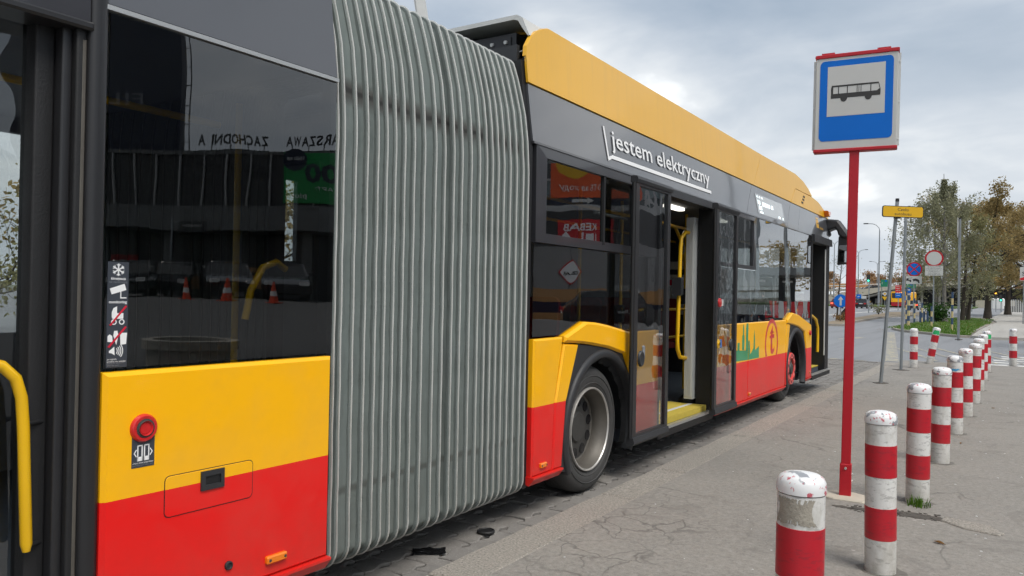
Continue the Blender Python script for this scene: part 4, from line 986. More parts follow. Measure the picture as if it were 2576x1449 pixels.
for a_, b_ in ((4.23, 4.33), (2.46, 2.56)): part(MB().box(-5.24, -5.10, a_, b_, .14, 3.1), 'joint_frame', 'interior_dark')
part(MB().box(-5.2, -2.80, 4.30, 4.33, 2.47, 3.12), 'joint_frame', 'interior_dark'); part(MB().box(-5.2, -2.78, 2.47, 2.50, 2.47, 3.12), 'joint_frame', 'interior_dark')
part(MB().box(-5.2, -2.70, -2.9, -2.8, .2, 2.95), 'end_wall', 'interior_dark')
for x, y in ((-3.5, 6.55), (-3.4, 9.15), (-3.55, 10.6), (-3.6, 2.72), (-3.45, 4.85), (-3.5, .6), (-3.55, 7.6)):
    part(MB().tube([(x, y, .31), (x, y, 2.47)], .019, 8), 'handrail', 'handrail_yellow', None, 60)
for x in (-3.35, -4.3): part(MB().tube([(x, 4.5, 2.28), (x, 13.0, 2.28)], .018, 8), 'ceiling_rail', 'handrail_yellow', None, 60)
part(MB().tube([(-3.4, 1.2, 2.28), (-3.4, 2.45, 2.28)], .018, 8), 'ceiling_rail', 'handrail_yellow', None, 60)
part(MB().tube([(-3.35, 8.3, 2.30), (-3.35, 8.65, 2.27), (-3.37, 9.0, 2.05), (-3.4, 9.15, 1.75)], .019, 8), 'handrail', 'handrail_yellow', None, 60)
part(MB().tube([(-3.3, 7.5, .98), (-3.3, 9.1, .98)], .016, 8), 'handrail', 'handrail_yellow', None, 60); part(MB().tube([(-3.3, 7.5, 1.30), (-3.3, 9.1, 1.30)], .016, 8), 'handrail', 'handrail_yellow', None, 60)
part(MB().tube([(-3.1, 2.40, 1.30), (-3.1, 2.43, 1.44), (-3.1, 2.50, 1.555), (-3.1, 2.58, 1.585), (-3.1, 2.64, 1.55)], .018, 8), 'seat_grip', 'handrail_yellow', None, 60)
for y in (6.6, 7.5, 8.4, 9.3, 10.2): 
    hs = part(MB().tube([(-3.35, y+.5, 2.27), (-3.35, y+.5, 2.10)], .010, 5), 'hanging_strap', 'rubber')
    MB().tube([(-3.35, y+.5+.05*math.cos(R(30*k)), 2.04+.075*math.sin(R(30*k))) for k in range(12)], .008, 5, closed=True).build('strap_loop', 'interior_grey', hs)
for y in (8.5, 9.3, 10.1):
    for x in (-4.9, -4.45): 
        s_ = part(MB().rbox(x, x+.42, .80, 1.42, 0, .08, lambda a, b, c: (a, y+.4+c+(b-.8)*.12, b), .08, .02), 'seat', 'seat_fabric')
        MB().rbox(x, x+.42, y, y+.42, .72, .80, ID, .06, .02).build('seat_cushion', 'seat_fabric', s_)
for y in (8.0, 9.6): part(MB().rbox(-3.26, -3.17, y, y+.5, 2.44, 2.468, ID, .04), 'ceiling_lamp', 'lamp_white')
dp_ = part(MB().box(-4.5, -3.6, 11.1, 11.15, .31, 2.47), 'driver_partition', 'interior_dark')
MB().box(-4.42, -3.68, 11.085, 11.1, 1.18, 1.78).build('notice_board', 'sign_white', dp_); MB().box(-4.42, -3.68, 11.08, 11.085, 1.62, 1.70).build('notice_stripe', 'sticker_red', dp_); MB().box(-4.42, -3.68, 11.085, 11.1, 1.86, 1.98).build('notice_board', 'sign_white', dp_)
for x_, y_, z_ in ((-2.9, 7.62, 1.55), (-3.4, 9.15, 1.45), (-3.55, 7.6, 1.25)):
    tv = part(MB().rbox(x_-.05, x_+.05, z_-.09, z_+.10, -.04, .04, lambda a, b, c: (a, y_-.03+c, b), .02, .01), 'ticket_validator', 'charcoal_plastic')
for y_ in (6.62, 8.9):
    for x_ in (-4.9, -4.45):
        s_ = part(MB().rbox(x_, x_+.42, .80, 1.42, 0, .08, lambda a, b, c: (a, y_+.4+c+(b-.8)*.12, b), .08, .02), 'seat', 'seat_fabric'); MB().rbox(x_, x_+.42, y_, y_+.42, .72, .80, ID, .06, .02).build('seat_cushion', 'seat_fabric', s_)
# ---------------------------------------------------------------- bus stop sign
SX, SY = -1.014, 6.10
sign = thing('bus_stop_sign', 'blue and white bus stop sign on a red square post beside the bus', 'sign', (SX, SY, 0))
ua = Vector((.993, .118, 0)).normalized(); un = Vector((.118, -.993, 0)).normalized(); LE = Vector((.0105, 0, 1)).normalized()
SF = lambda a, b, c: tuple(Vector((SX, SY, 0))+ua*a+LE*b+un*c)
MB().prism(rrect(-.033, .033, -.026, .026, .006), lambda a, b, c: SF(a, c, b), .0, 2.55).build('post', 'sign_red', sign)
MB().prism(rrect(-.040, .040, -.033, .033, .006), lambda a, b, c: SF(a, c, b), .0, .245, .004).build('post_sleeve', 'sign_red', sign)
for a, b, fx in ((.0, .215, 0), (.0405, .17, 1), (.0405, .12, 1)):
    if fx: MB().lathe([(.0, .010), (.008, .010), (.010, 0)], lambda p, q, r: SF(a+r, b+q, p), 8).build('bolt', 'chipped_steel', sign)
    else: MB().lathe([(.0, .010), (.008, .010), (.010, 0)], lambda p, q, r: SF(a+p, b+q, .034+r), 8).build('bolt', 'chipped_steel', sign)
zc = 2.905
SF0 = SF; SF = lambda a, b, c: SF0(a*.82, b, c)
pan = MB().rbox(-.335, .335, zc-.350, zc+.350, -.035, .035, SF, .012, .004).build('sign_panel', 'sign_white', sign)
MB().rbox(-.300, .300, zc-.280, zc+.316, .0355, .0368, SF, .035, 0, 5).build('blue_field', 'sign_blue', pan)
MB().prism(rect(-.236, .236, zc-.098, zc+.272), SF, .0369, .0380).build('white_field', 'sign_white', pan)
mb = MB(); v0 = zc+.04
P_ = lambda pts: mb.prism([(a, v0+b) for a, b in pts], SF, .0381, .0392)
P_([(-.205, -.006), (.198, -.006), (.2, .012), (.2, .028), (-.204, .028)])                       # waist
P_([(-.20, .090), (.183, .090), (.186, .078), (-.20, .078)])                                     # roof
for a0_, a1_ in ((-.204, -.187), (-.146, -.139), (-.073, -.066), (.008, .013), (.023, .027), (.040, .045), (.118, .125)): P_([(a0_, .028), (a1_, .028), (a1_, .078), (a0_, .078)])
P_([(.183, .080), (.188, .080), (.2, .035), (.2, .028), (.170, .028), (.193, .042)])
for a in (-.098, .102): P_(circ(a, -.005, .029, 14, 180, 360))
mb.build('bus_pictogram', 'sign_black', pan)
for z, s in ((zc+.350, 1), (zc-.350, -1)):
    MB().rbox(-.345, .345, z-.012, z+.016 if s > 0 else z+.012, -.042, .042, SF, .010, .004).build('end_cap', 'sign_red', sign)
for a in (-.24, .22): MB().box(a-.055, a+.055, zc+.362, zc+.392, -.02, -.012, SF).build('lifting_tab', 'sign_red', sign)
for s in (-1, 1):
    MB().box(s*.335 if s > 0 else -.357, .357 if s > 0 else s*.335, zc-.335, zc+.33, -.005, .012, SF).build('side_flange', 'pale_alu', sign)
mb = MB()
for s in (-1, 1):
    for z in (-.29, -.02, .27): mb.lathe([(.0, .016), (.006, .016), (.007, .012)], lambda p, q, r: SF(s*.349+p, zc+z+q, r), 8)
mb.build('rivet', 'white_paint', sign)
SF = SF0
MB().prism([(-.22, -.02), (-.17, .08), (.02, .12), (.14, .06), (.17, -.05), (.12, -.14), (-.08, -.14), (-.19, -.09)], lambda a, b, c: (SX+.02+a, SY+b, c), -.02, .014, .008).build('concrete_footing', 'footing_pale', sign)
# ---------------------------------------------------------------- bollards
BG = 'red and white bollards in a row along the pavement'
BL = [(-.60, 2.74, 'nearest red and white bollard, cut by the lower picture edge, stained under its cap', 0, 0),
      (-.575, 4.55, 'red and white bollard just right of the bus stop sign post, second nearest', 0, 0),
      (-.555, 6.25, 'third nearest red and white bollard, grass tuft at its foot', 0, 0),
      (-.528, 7.93, 'fourth nearest red and white bollard in the row, clean white cap', 0, 0),
      (-.51, 9.77, 'fifth nearest red and white bollard, blue paint smear below its cap', 0, 0),
      (-.475, 11.37, 'sixth nearest red and white bollard in the row', 0, 0),
      (-.445, 12.92, 'seventh nearest red and white bollard in the row', 0, 0),
      (-.442, 14.79, 'eighth nearest red and white bollard in the row', 0, 0),
      (-.44, 16.77, 'ninth bollard of the row, its white top just left of the green sprayed one', 0, 0),
      (-.43, 18.80, 'red and white bollard at the far end of the row, green paint below its cap', 0, 0),
      (-1.778, 18.76, 'upright red and white bollard by the two thin grey posts near the road', 0, 0),
      (-1.60, 20.35, 'leaning red and white bollard with green sprayed top by the road', .17, 0),
      (.036, 21.16, 'red and white bollard standing alone at the crossing on the right edge', 0, 0)]
def bollard(label):
    b = thing('bollard', label, 'bollard', (0, 0, 0), 0, BG); I = ID
    MB().lathe([(.0775, 0), (.0775, .795)], I, 28).build('post', 'bollard_white', b, 40, True)
    MB().lathe([(.0775, .797), (.081, .799), (.0818, .815), (.0795, .834), (.073, .848), (.058, .858), (.03, .864), (.0, .865)], I, 28).build('cap', 'bollard_cap', b, 40, True)
    for z0, z1 in ((.516, .686), (.184, .354)): MB().lathe([(.0774, z0), (.0788, z0+.001), (.0788, z1-.001), (.0774, z1)], I, 28).build('red_band', 'bollard_red', b, 40, True)
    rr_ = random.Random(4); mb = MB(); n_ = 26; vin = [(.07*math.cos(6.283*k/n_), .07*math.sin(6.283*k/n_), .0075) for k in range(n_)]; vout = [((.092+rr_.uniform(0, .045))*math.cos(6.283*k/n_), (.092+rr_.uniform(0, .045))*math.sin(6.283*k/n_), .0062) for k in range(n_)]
    mb.add(vin+vout, [(k, (k+1) % n_, n_+(k+1) % n_, n_+k) for k in range(n_)]); mb.build('contact_shade_ring', 'contact_shade', b, None, True)  # irregular dark ring on the ground, painting a contact shadow round the foot
    return b
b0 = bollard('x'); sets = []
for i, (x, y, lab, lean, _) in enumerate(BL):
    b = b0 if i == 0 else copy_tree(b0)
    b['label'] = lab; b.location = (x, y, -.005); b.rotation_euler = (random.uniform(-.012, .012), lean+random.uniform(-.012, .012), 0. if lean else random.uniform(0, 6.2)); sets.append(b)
bpy.context.view_layer.update()
def smear(b, mat, name, ang, wid, z0, z1, seedv, rad=.0792):
    rnd = random.Random(seedv); mw = b.matrix_world.inverted(); mb = MB(); n = 36; rows = 8
    # ang is the world bearing the patch faces
    base = ang-b.rotation_euler.z
    top = [rnd.uniform(-.004, .004) for _ in range(n)]; bot = [rnd.uniform(-.005, .003) for _ in range(n)]
    for k in range(rows):
        t = k/(rows-1)
        for i in range(n):
            a = base+wid*(i/(n-1)-.5)*(1+.25*math.sin(3*t+seedv)); z = z0+bot[i]+(z1+top[i]-z0-bot[i])*t
            mb.v.append((rad*math.cos(a), rad*math.sin(a), z))
    for k in range(rows-1):
        for i in range(n-1):
            if rnd.random() < .10 and (i in (0, n-2) or k in (0, rows-2)): continue
            mb.f.append([k*n+i, k*n+i+1, (k+1)*n+i+1, (k+1)*n+i]); mb.m.append(0)
    return mb.build(name, mat, b, None, True)
tocam = lambda b: math.atan2(-b.location.y, -b.location.x)
smear(sets[0], 'glue_residue', 'glue_stain', tocam(sets[0])-.3, 2.0, .70, .785, 3, .0781)
smear(sets[4], 'spray_blue', 'paint_smear', tocam(sets[4])-.35, 1.5, .70, .722, 5, .0781)
smear(sets[9], 'spray_green', 'paint_smear', tocam(sets[9])+.7, 1.2, .70, .79, 6, .0781)
smear(sets[11], 'spray_green', 'paint_smear', tocam(sets[11])+.1, 2.0, .70, .80, 8, .0784)
# ---------------------------------------------------------------- small things on the ground
def blades(mb, x, y, z, n, r, h, w=.006, rnd=random):
    for _ in range(n):
        a = rnd.uniform(0, 6.28); d = rnd.uniform(0, r); px, py = x+d*math.cos(a), y+d*math.sin(a); hh = h*rnd.uniform(.5, 1.1); b = rnd.uniform(0, 6.28); l = hh*rnd.uniform(.2, .9)
        sx, sy = math.cos(b+1.57)*w, math.sin(b+1.57)*w; dx, dy = math.cos(b)*l, math.sin(b)*l
        mb.add([(px-sx, py-sy, z), (px+sx, py+sy, z), (px+sx*.8+dx*.4, py+sy*.8+dy*.4, z+hh*.65), (px-sx*.8+dx*.4, py-sy*.8+dy*.4, z+hh*.65), (px+dx, py+dy, z+hh)], [(0, 1, 2, 3), (3, 2, 4)])
mb = MB(); blades(mb, -.53, 6.13, 0, 60, .075, .075, .004); tag(mb.build('grass_tuft', 'grass_blade'), 'small green grass tuft at the foot of the third bollard', 'grass', kind='stuff')
rub = MB(); rnd = random.Random(5)
for cx_, cy_, ra, rb_ in ((-.78, 5.80, .16, .055), (-.50, 5.86, .20, .07), (-.98, 5.78, .07, .03)): rub.prism([(cx_+ra*math.cos(k*.35)*rnd.uniform(.75, 1.15), cy_+rb_*math.sin(k*.35)*rnd.uniform(.6, 1.2)) for k in range(18)], ID, -.01, .0035)
for _ in range(170):
    t = rnd.random(); x = -.93+.62*t+rnd.uniform(-.05, .05); y = 5.80+.10*t+rnd.uniform(-.09, .09); s = rnd.uniform(.004, .012)
    rub.prism([(x+s*math.cos(k*1.05+rnd.uniform(-.3, .3))*rnd.uniform(.7, 1.2), y+s*math.sin(k*1.05)*rnd.uniform(.6, 1.1)) for k in range(6)], ID, -.01, s*rnd.uniform(.25, .6))
tag(rub.build('rubble', 'dirt'), 'crumbled dark asphalt rubble between the second and third bollard', 'rubble', kind='stuff')
tag(MB().prism([(-.36, 5.93), (-.10, 5.86), (-.02, 5.72), (-.05, 5.66), (-.24, 5.70), (-.38, 5.82)], ID, -.02, .010, .006).build('concrete_slab', 'kerb_concrete'), 'cracked grey concrete slab set flush in the asphalt right of the bollards', 'slab')
def leaf_thing(x, y, s, rz, label, mat='dry_leaf'):
    o = tag(MB().add([(0, -s, .003), (.35*s, -.4*s, .012), (.42*s, .3*s, .014), (0, s, .006), (-.4*s, .3*s, .018), (-.35*s, -.4*s, .010), (0, 0, .004), (0, -1.5*s, .006)], [(0, 1, 6), (1, 2, 6), (2, 3, 6), (3, 4, 6), (4, 5, 6), (5, 0, 6), (7, 0, 6)]).build('fallen_leaf', mat), label, 'leaf', 'fallen leaves'); o.location = (x, y, .001); o.rotation_euler = (0, 0, rz)
leaf_thing(-.349, 5.27, .035, 1.2, 'curled dry brown leaf on the asphalt right of the second bollard')
leaf_thing(-.07, 4.62, .014, .3, 'tiny olive leaf at the lower right edge of the pavement', 'olive_leaf')
for i, (x, y) in enumerate([(-.42, 9.1), (-1.15, 13.3), (-.2, 12.4)]): leaf_thing(x, y, .03, i*1.9, ['dry leaf lying right of the fifth bollard', 'dry leaf on the asphalt between the kerb and the bollard row', 'dry leaf lying right of the seventh bollard'][i])
fp = MB(); nx_, ny_ = 9, 7
for j in range(ny_):
    for i in range(nx_): fp.v.append(((i/(nx_-1)-.5)*.10+random.uniform(-.004, .004), (j/(ny_-1)-.5)*.19+random.uniform(-.004, .004), random.uniform(.003, .012)))
for j in range(ny_-1):
    for i in range(nx_-1): fp.f.append([j*nx_+i, j*nx_+i+1, (j+1)*nx_+i+1, (j+1)*nx_+i]); fp.m.append(0)
o = tag(fp.build('foil_wrapper', 'foil_black'), 'crumpled black foil wrapper on the pavers under the bellows', 'wrapper'); o.location = (-2.80, 3.47, -.05); o.rotation_euler = (0, 0, -.9)
o = tag(MB().lathe([(.055, 0), (.057, .010), (.05, .016), (.046, .010), (.0, .010)], ID, 18).build('plastic_lid', 'rubber'), 'flat black plastic lid on the pavers near the kerb', 'lid'); o.location = (-2.735, 3.95, -.045)
chips = MB(); rnd = random.Random(9)
for _ in range(130):
    x, y = rnd.uniform(-2.1, .6), rnd.uniform(2.5, 17); s = rnd.uniform(.003, .010)
    chips.prism([(x+s*math.cos(k*1.26)*rnd.uniform(.6, 1.2), y+s*math.sin(k*1.26)*rnd.uniform(.4, .9)) for k in range(5)], ID, 0, s*.25)
tag(chips.build('litter_specks', 'light_panel'), 'pale specks of grit and litter scattered over the asphalt', 'litter', kind='stuff')
# ---------------------------------------------------------------- grey posts and the yellow plate
def post(name, label, base, top, r, mat='galvanised', cat='post', capm='rubber', group=None):
    t = thing(name, label, cat, base, 0, group); b, e_ = Vector(base), Vector(top); d = (e_-b).normalized()
    MB().tube([b-d*.05, e_], r, 16).build('pole', mat, t, 60); MB().tube([e_-d*.04, e_+d*.015], r*1.06, 16).build('cap', capm, t, 60)
    m = MB(); rr = random.Random(int(base[1]*10))
    m.prism([(base[0]+math.cos(k*.78)*rr.uniform(.09, .17), base[1]+math.sin(k*.78)*rr.uniform(.09, .2)) for k in range(8)], ID, -.02, .008, .004); m.build('footing', 'dirt', t); return t
p1 = post('sign_post', 'leaning grey steel post carrying the yellow plate', (-1.913, 14.83, 0), (-1.705, 14.93, 3.225), .030)
bf = frame((-1.62, 14.90, 3.0), (.838, .546, -.02), (.02, 0, 1), (.546, -.838, 0))
pl = MB().rbox(-.358, .358, -.100, .100, .0, .02, bf, .035, .002, 4).build('plate_edge', 'sign_black', p1)
MB().rbox(-.346, .346, -.088, .088, .0201, .0215, bf, .03, 0, 4).build('yellow_plate', 'sign_yellow', p1)
text('Czoło', frame(bf(0, .012, .022), (.838, .546, -.02), (.02, 0, 1), (.546, -.838, 0)), .19, .055, 'sign_black', p1, 'lettering', .001, 'C')
text('autobusu', frame(bf(0, -.062, .022), (.838, .546, -.02), (.02, 0, 1), (.546, -.838, 0)), .29, .052, 'sign_black', p1, 'lettering', .001, 'C')
MB().box(-.14, -.03, -.115, -.101, -.03, .01, bf).build('clamp', 'rubber', p1)
post('sign_post', 'thin upright grey steel post behind the leaning one', (-1.934, 17.95, 0), (-1.885, 17.95, 3.25), .030)
p3 = post('sign_post', 'grey steel post with a plate seen edge-on in front of the trees', (-1.736, 34.6, zg(34)), (-1.74, 34.55, 4.72), .045)
MB().lathe([(.0, .012), (.38, .010), (.40, 0), (.0, -.004)], lambda p, q, r: (-1.80-r, 34.5+p*.98, 4.35+q), 24).build('round_plate', 'sign_white', p3, 40)
# ---------------------------------------------------------------- background street
def leaf_cloud(name, pts, spread, n, size, mat, parent, seed, droop=0.):
    rnd = random.Random(seed); vs = []; fs = []
    for i in range(n):
        c = pts[rnd.randrange(len(pts))]; k = spread*c[3] if len(c) > 3 else spread
        gs = lambda q: max(-1.25*q, min(1.25*q, rnd.gauss(0, q))); x, y, z = c[0]+gs(k), c[1]+gs(k), c[2]+gs(k*.8)-abs(rnd.gauss(0, droop))
        if droop > .15:
            x, y = c[0]+rnd.gauss(0, .10), c[1]+rnd.gauss(0, .10); z = c[2]+.1-rnd.random()**1.2*1.25
        s = size*rnd.uniform(.6, 1.4); a = Vector((rnd.gauss(0, 1), rnd.gauss(0, 1), rnd.gauss(0, 1)-droop)).normalized(); b = a.orthogonal().normalized()
        b = (b*math.cos(i)+a.cross(b)*math.sin(i)); a = a*s; b = b*s*.55; p = Vector((x, y, z)); q = len(vs)
        vs += [tuple(p-a), tuple(p+b*1.0), tuple(p+a), tuple(p-b*1.0)]; fs.append((q, q+1, q+2, q+3))
    me = bpy.data.meshes.new(name); me.from_pydata(vs, [], fs); me.materials.append(MATS[mat]); return link(name, me, parent)
def tree(name, label, loc, h, spread, r0, bark, leaf, nleaf, lsize, seed, lean=(0, 0), low=.25, nl=14, droop=0., fork=0, limbs=None, group='trees on the grass island', ls=.38):
    rnd = random.Random(seed); t = thing(name, label, 'tree', loc, 0, group); L = Vector(loc); wood = MB(); tips = []
    def limb(p, d, length, r, depth):
        pts = [p]; n = 6; q = p.copy(); dd = d.normalized(); rs = [r]
        for i in range(n):
            dd = (dd+Vector((rnd.gauss(0, .16), rnd.gauss(0, .16), rnd.gauss(.05, .10)-droop*.12*(i > 2)))).normalized(); q = q+dd*length/n; pts.append(q.copy()); rs.append(max(.006, r*(1-.85*(i+1)/n)))
            if depth < 2 and i >= 1 and rnd.random() < (.75 if depth == 0 else .55):
                s = Vector((rnd.gauss(0, 1), rnd.gauss(0, 1), rnd.gauss(.15, .5))); s = (dd*.7+s.normalized()*.8)
                limb(q.copy(), s, length*rnd.uniform(.35, .55), rs[-1]*.6, depth+1)
            if i >= 2 or depth > 0: tips.append((q.x, q.y, q.z, .6+.4*rnd.random()))
        wood.tube(pts, rs, 6 if depth else 8, cap=False)
    top = L+Vector((lean[0], lean[1], h)); n = 12; tp = []; tr_ = []
    for i in range(n+1):
        k = i/n; c = L.lerp(top, k)+Vector((math.sin(k*3+seed)*.12, math.cos(k*2.3+seed)*.12, 0))*h*.10; c.z = L.z+h*k*.97-(.08 if i == 0 else 0); c.x += 0 if i else 0; tp.append(c); tr_.append(r0*(1.35 if i == 0 else 1)*(1-.93*k)+.008)
    wood.tube(tp, tr_, 10, cap=False)
    for i in range(nl):
        k = low+(.95-low)*(i/(nl-1))**.9; c = tp[int(k*n)].lerp(tp[min(n, int(k*n)+1)], k*n-int(k*n)); a = i*2.4+rnd.uniform(-.5, .5)
        prof = math.sin(min(1., (k-low)/(1-low)*.9+.22)*math.pi)**.6
        limb(c, Vector((math.cos(a), math.sin(a), rnd.uniform(.25, .8))), spread*prof*rnd.uniform(.75, 1.15), max(.012, r0*.42*(1-k*.7)), 0)
    wood.build('trunk', bark, t, 70)
    leaf_cloud('crown', tips, ls, nleaf, lsize, leaf, t, seed, droop*.25)
    return t
G1 = zg(60)+.1
tree('birch_tree', 'slender birch with thin drooping olive leaves standing right of the yellow plate', (-3.75, 60.8, G1), 10.6, 3.1, .14, 'birch_bark', 'birch_leaf', 17000, .066, 11, (-.45, 0), .15, 22, 1.0, ls=.36)
tree('birch_tree', 'birch with sparse grey-green foliage leaning over the towing sign', (-4.75, 68, G1), 10.6, 2.7, .12, 'birch_bark', 'birch_leaf', 15000, .066, 23, (-.5, 0), .12, 24, 1.0, ls=.40)
tree('birch_tree', 'twin-stemmed slim tree just right of the birch on the grass', (-3.1, 67, G1), 9.0, 2.2, .15, 'bark', 'olive_leaf', 3000, .065, 31, (.1, .3), .32, 15, .4, ls=.28)
tree('slim_tree', 'slim dark-stemmed tree behind the grey post on the grass', (-2.75, 67.8, G1), 8.0, 2.0, .13, 'bark', 'olive_leaf', 2200, .065, 37, (.5, .2), .35, 14, .3, ls=.28)
tree('autumn_tree', 'stout broad tree with brown and gold leaves at the right edge', (-1.75, 78.6, G1), 11.0, 4.4, .27, 'bark', 'autumn_leaf', 18000, .098, 41, (.5, 0), .2, 26, 0., ls=.34)
tree('autumn_tree', 'dark trunked tree with yellow-green leaves beside the far path', (-.4, 100, zg(100)+.1), 9.5, 4.8, .30, 'bark', 'olive_leaf', 12000, .115, 47, (.3, 0), .18, 24, 0., ls=.42)
tree('autumn_tree', 'rear tree with rusty foliage closing the view on the right', (2.2, 92, zg(90)+.1), 11.8, 5.0, .4, 'bark', 'autumn_leaf', 14000, .11, 53, (0, 0), .2, 24, 0., ls=.40)
tree('autumn_tree', 'low bushy olive tree filling the gap behind the twin stems', (-3.9, 90, zg(90)+.1), 8.0, 3.6, .25, 'bark', 'olive_leaf', 6000, .08, 59, (0, 0), .12, 22, 0., ls=.36)
tree('bare_sapling', 'nearly bare thin sapling on the verge left of the bus stop post', (-11.0, 62, zg(62)+.1), 5.2, 1.7, .06, 'bark', 'olive_leaf', 260, .05, 61, (.2, 0), .2, 12, .3, group='saplings on the sandy verge')
for i, (x, y, h) in enumerate([(-60, 262, 9), (-48, 258, 10), (-37, 262, 9.5), (-33, 255, 8.5), (-27.5, 262, 8.6), (-22, 258, 8), (-14, 250, 9), (-7, 255, 10), (1, 250, 10.5), (-85, 262, 11), (-110, 265, 12)]):
    tree('distant_tree', ['rust coloured tree far left behind the viaduct', 'rusty autumn tree rising over the viaduct parapet, left', 'orange brown tree over the viaduct left of the traffic light', 'small orange tree above the viaduct by the lamp', 'orange tree over the viaduct right of the traffic light', 'brown tree over the green road signs', 'far tree behind the birch crowns', 'far olive brown tree behind the grass island', 'far tree closing the street on the right', 'far rust tree hidden behind the bus', 'farthest rust tree behind the bus'][i], (x, y, .2), h, 4.5, .25, 'bark', 'rust_leaf', 1500, .30, 70+i, low=.15, nl=9, group='trees beyond the viaduct', ls=.9)
def shrub(label, loc, r, h, n, mat, size, seed, grp):
    rnd = random.Random(seed); t = thing('shrub', label, 'shrub', loc, 0, grp); st = MB(); pts = []
    for k in range(12):
        a = k*.55; d = Vector((math.cos(a)*r*rnd.uniform(.3, 1), math.sin(a)*r*rnd.uniform(.3, 1), h*rnd.uniform(.5, 1))); L = Vector(loc); st.tube([L, L+d*.5+Vector((0, 0, .1)), L+d], [.012, .009, .004], 5)
        for s in (.5, .75, 1.): q = L+d*s; pts.append((q.x, q.y, q.z, 1))
    st.build('stem', 'bark', t); leaf_cloud('foliage', pts, r*.3, n, size, mat, t, seed); return t
shrub('dark green leafy shrub at the foot of the white round sign', (-4.3, 59.5, G1), .75, 1.15, 1500, 'shrub_leaf', .07, 3, 'shrubs'); shrub('dry weedy bush by the tall street lamp on the verge', (-10.6, 80, zg(80)+.1), .6, 1.0, 350, 'olive_leaf', .06, 4, 'shrubs'); shrub('low tangle of weeds round the blue arrow sign', (-9.1, 52.2, .1), .5, .5, 260, 'dry_leaf', .05, 5, 'shrubs')
gr = MB(); rnd = random.Random(2)
for _ in range(9000):
    x, y = rnd.uniform(-5.4, -1.2), 37.5+(rnd.random()**1.6)*36
    lim = -1.45 if y < 58 else -1.2
    lo_ = -1.9-(y-37.5)*.55 if y < 43.3 else -5.35
    if x > lim or x < lo_: continue
    blades(gr, x, y, zg(y)+.10, 1, .05, rnd.uniform(.05, .11), .012, rnd)
tag(gr.build('grass', 'grass_blade'), 'bright green grass on the island under the birches', 'grass', kind='stuff')
lf = MB(); rnd = random.Random(8)
for _ in range(700):
    x, y, s = rnd.uniform(-5.3, -.9), rnd.uniform(39, 80), rnd.uniform(.03, .06)
    a = rnd.uniform(0, 6); lf.add([(x+s*math.cos(a), y+s*math.sin(a), zg(y)+.135), (x-s*.5*math.sin(a), y+s*.5*math.cos(a), zg(y)+.15), (x-s*math.cos(a), y-s*math.sin(a), zg(y)+.14), (x+s*.5*math.sin(a), y-s*.5*math.cos(a), zg(y)+.145)], [(0, 1, 2, 3)])
tag(lf.build('fallen_leaves', 'dry_leaf'), 'scattered dry leaves on the grass and path under the trees', 'leaves', kind='stuff')
# signs (faces look down the street towards the bus stop)
def face(x, y, z): return frame((x, y, z), (.995, .08, 0), (0, 0, 1), (.08, -.995, 0))
def disc_(f, r, mat, c, parent, name, n=28): return MB().prism(circ(0, 0, r, n), f, c, c+.004).build(name, mat, parent)
def signpole(name, label, x, y, z1, r=.04, cat='sign', mat='galvanised', grp=None, z0=None):
    z0 = zg(y)+.08 if z0 is None else z0; t = thing(name, label, cat, (x, y, z0), 0, grp); MB().tube([(x, y, z0-.1), (x, y, z1)], r, 12).build('pole', mat, t, 60); return t
s = signpole('road_sign', 'round blue no-stopping sign with red cross over a towing plate', -5.30, 55.4, 4.0)
f = face(-5.29, 55.35, 3.49); disc_(f, .46, 'sign_red', 0, s, 'red_rim'); disc_(f, .375, 'sign_blue', .005, s, 'blue_field')
for k in (45, -45): c_, s_ = math.cos(R(k)), math.sin(R(k)); MB().prism([(a*c_-b*s_, a*s_+b*c_) for a, b in rect(-.40, .40, -.035, .035)], f, .0095, .0125+.001*(k > 0)).build('cross_bar', 'sign_red', s)
f = face(-5.30, 55.35, 2.80); MB().rbox(-.46, .46, -.25, .25, 0, .006, f, .03).build('towing_plate', 'sign_white', s)
mb = MB()
for p in ([(-.44, -.05), (-.16, -.05), (-.16, .02), (-.28, .02), (-.33, .09), (-.42, .09)], [(-.42, .10), (-.08, .15), (-.08, .13), (-.42, .07)], [(-.10, .03), (.28, -.14), (.33, -.06), (.24, .05), (.10, .10), (-.02, .06)], circ(-.2, -.08, .055, 12), circ(.0, -.04, .05, 12), circ(.28, -.15, .05, 12)): mb.prism(p, f, .0065, .009)
mb.build('tow_pictogram', 'sign_black', s)
s = signpole('road_sign', 'white round sign with red rim above a white text plate', -4.16, 55.1, 4.7)
f = face(-4.15, 55.04, 4.17); disc_(f, .52, 'sign_red', 0, s, 'red_rim'); disc_(f, .42, 'sign_white', .005, s, 'white_field')
f = face(-4.145, 55.04, 3.39); MB().rbox(-.50, .50, -.31, .31, 0, .006, f, .02).build('text_plate', 'sign_white', s)
for i, wd_ in enumerate((.72, .86, .88, .6, .66, .72)): text(['Nie dotyczy ZTM, PKS,', 'służb miejskich, pojazdów', 'uprzywilejowanych, taxi', 'obsługi dworca,', 'dostaw do dworca', 'Warszawa Zachodnia'][i], frame(f(0, .22-.098*i, .008), (.995, .08, 0), (0, 0, 1), (.08, -.995, 0)), wd_, .05, 'lettering_black', s, 'lettering', .001, 'C')
s = signpole('road_sign', 'blue round sign with a white upward arrow left of the red post', -9.32, 53.4, 1.85, .035)
f = face(-9.315, 53.35, 1.37); disc_(f, .42, 'sign_blue', 0, s, 'blue_field'); MB().prism([(-.06, -.30), (.06, -.30), (.06, .08), (.17, .05), (0, .30), (-.17, .05), (-.06, .08)], f, .005, .008).build('arrow', 'sign_white', s)
t = thing('bent_rubber_strip', 'curved black rubber strip standing behind the blue arrow sign', 'debris', (-9.0, 53.9, .08))
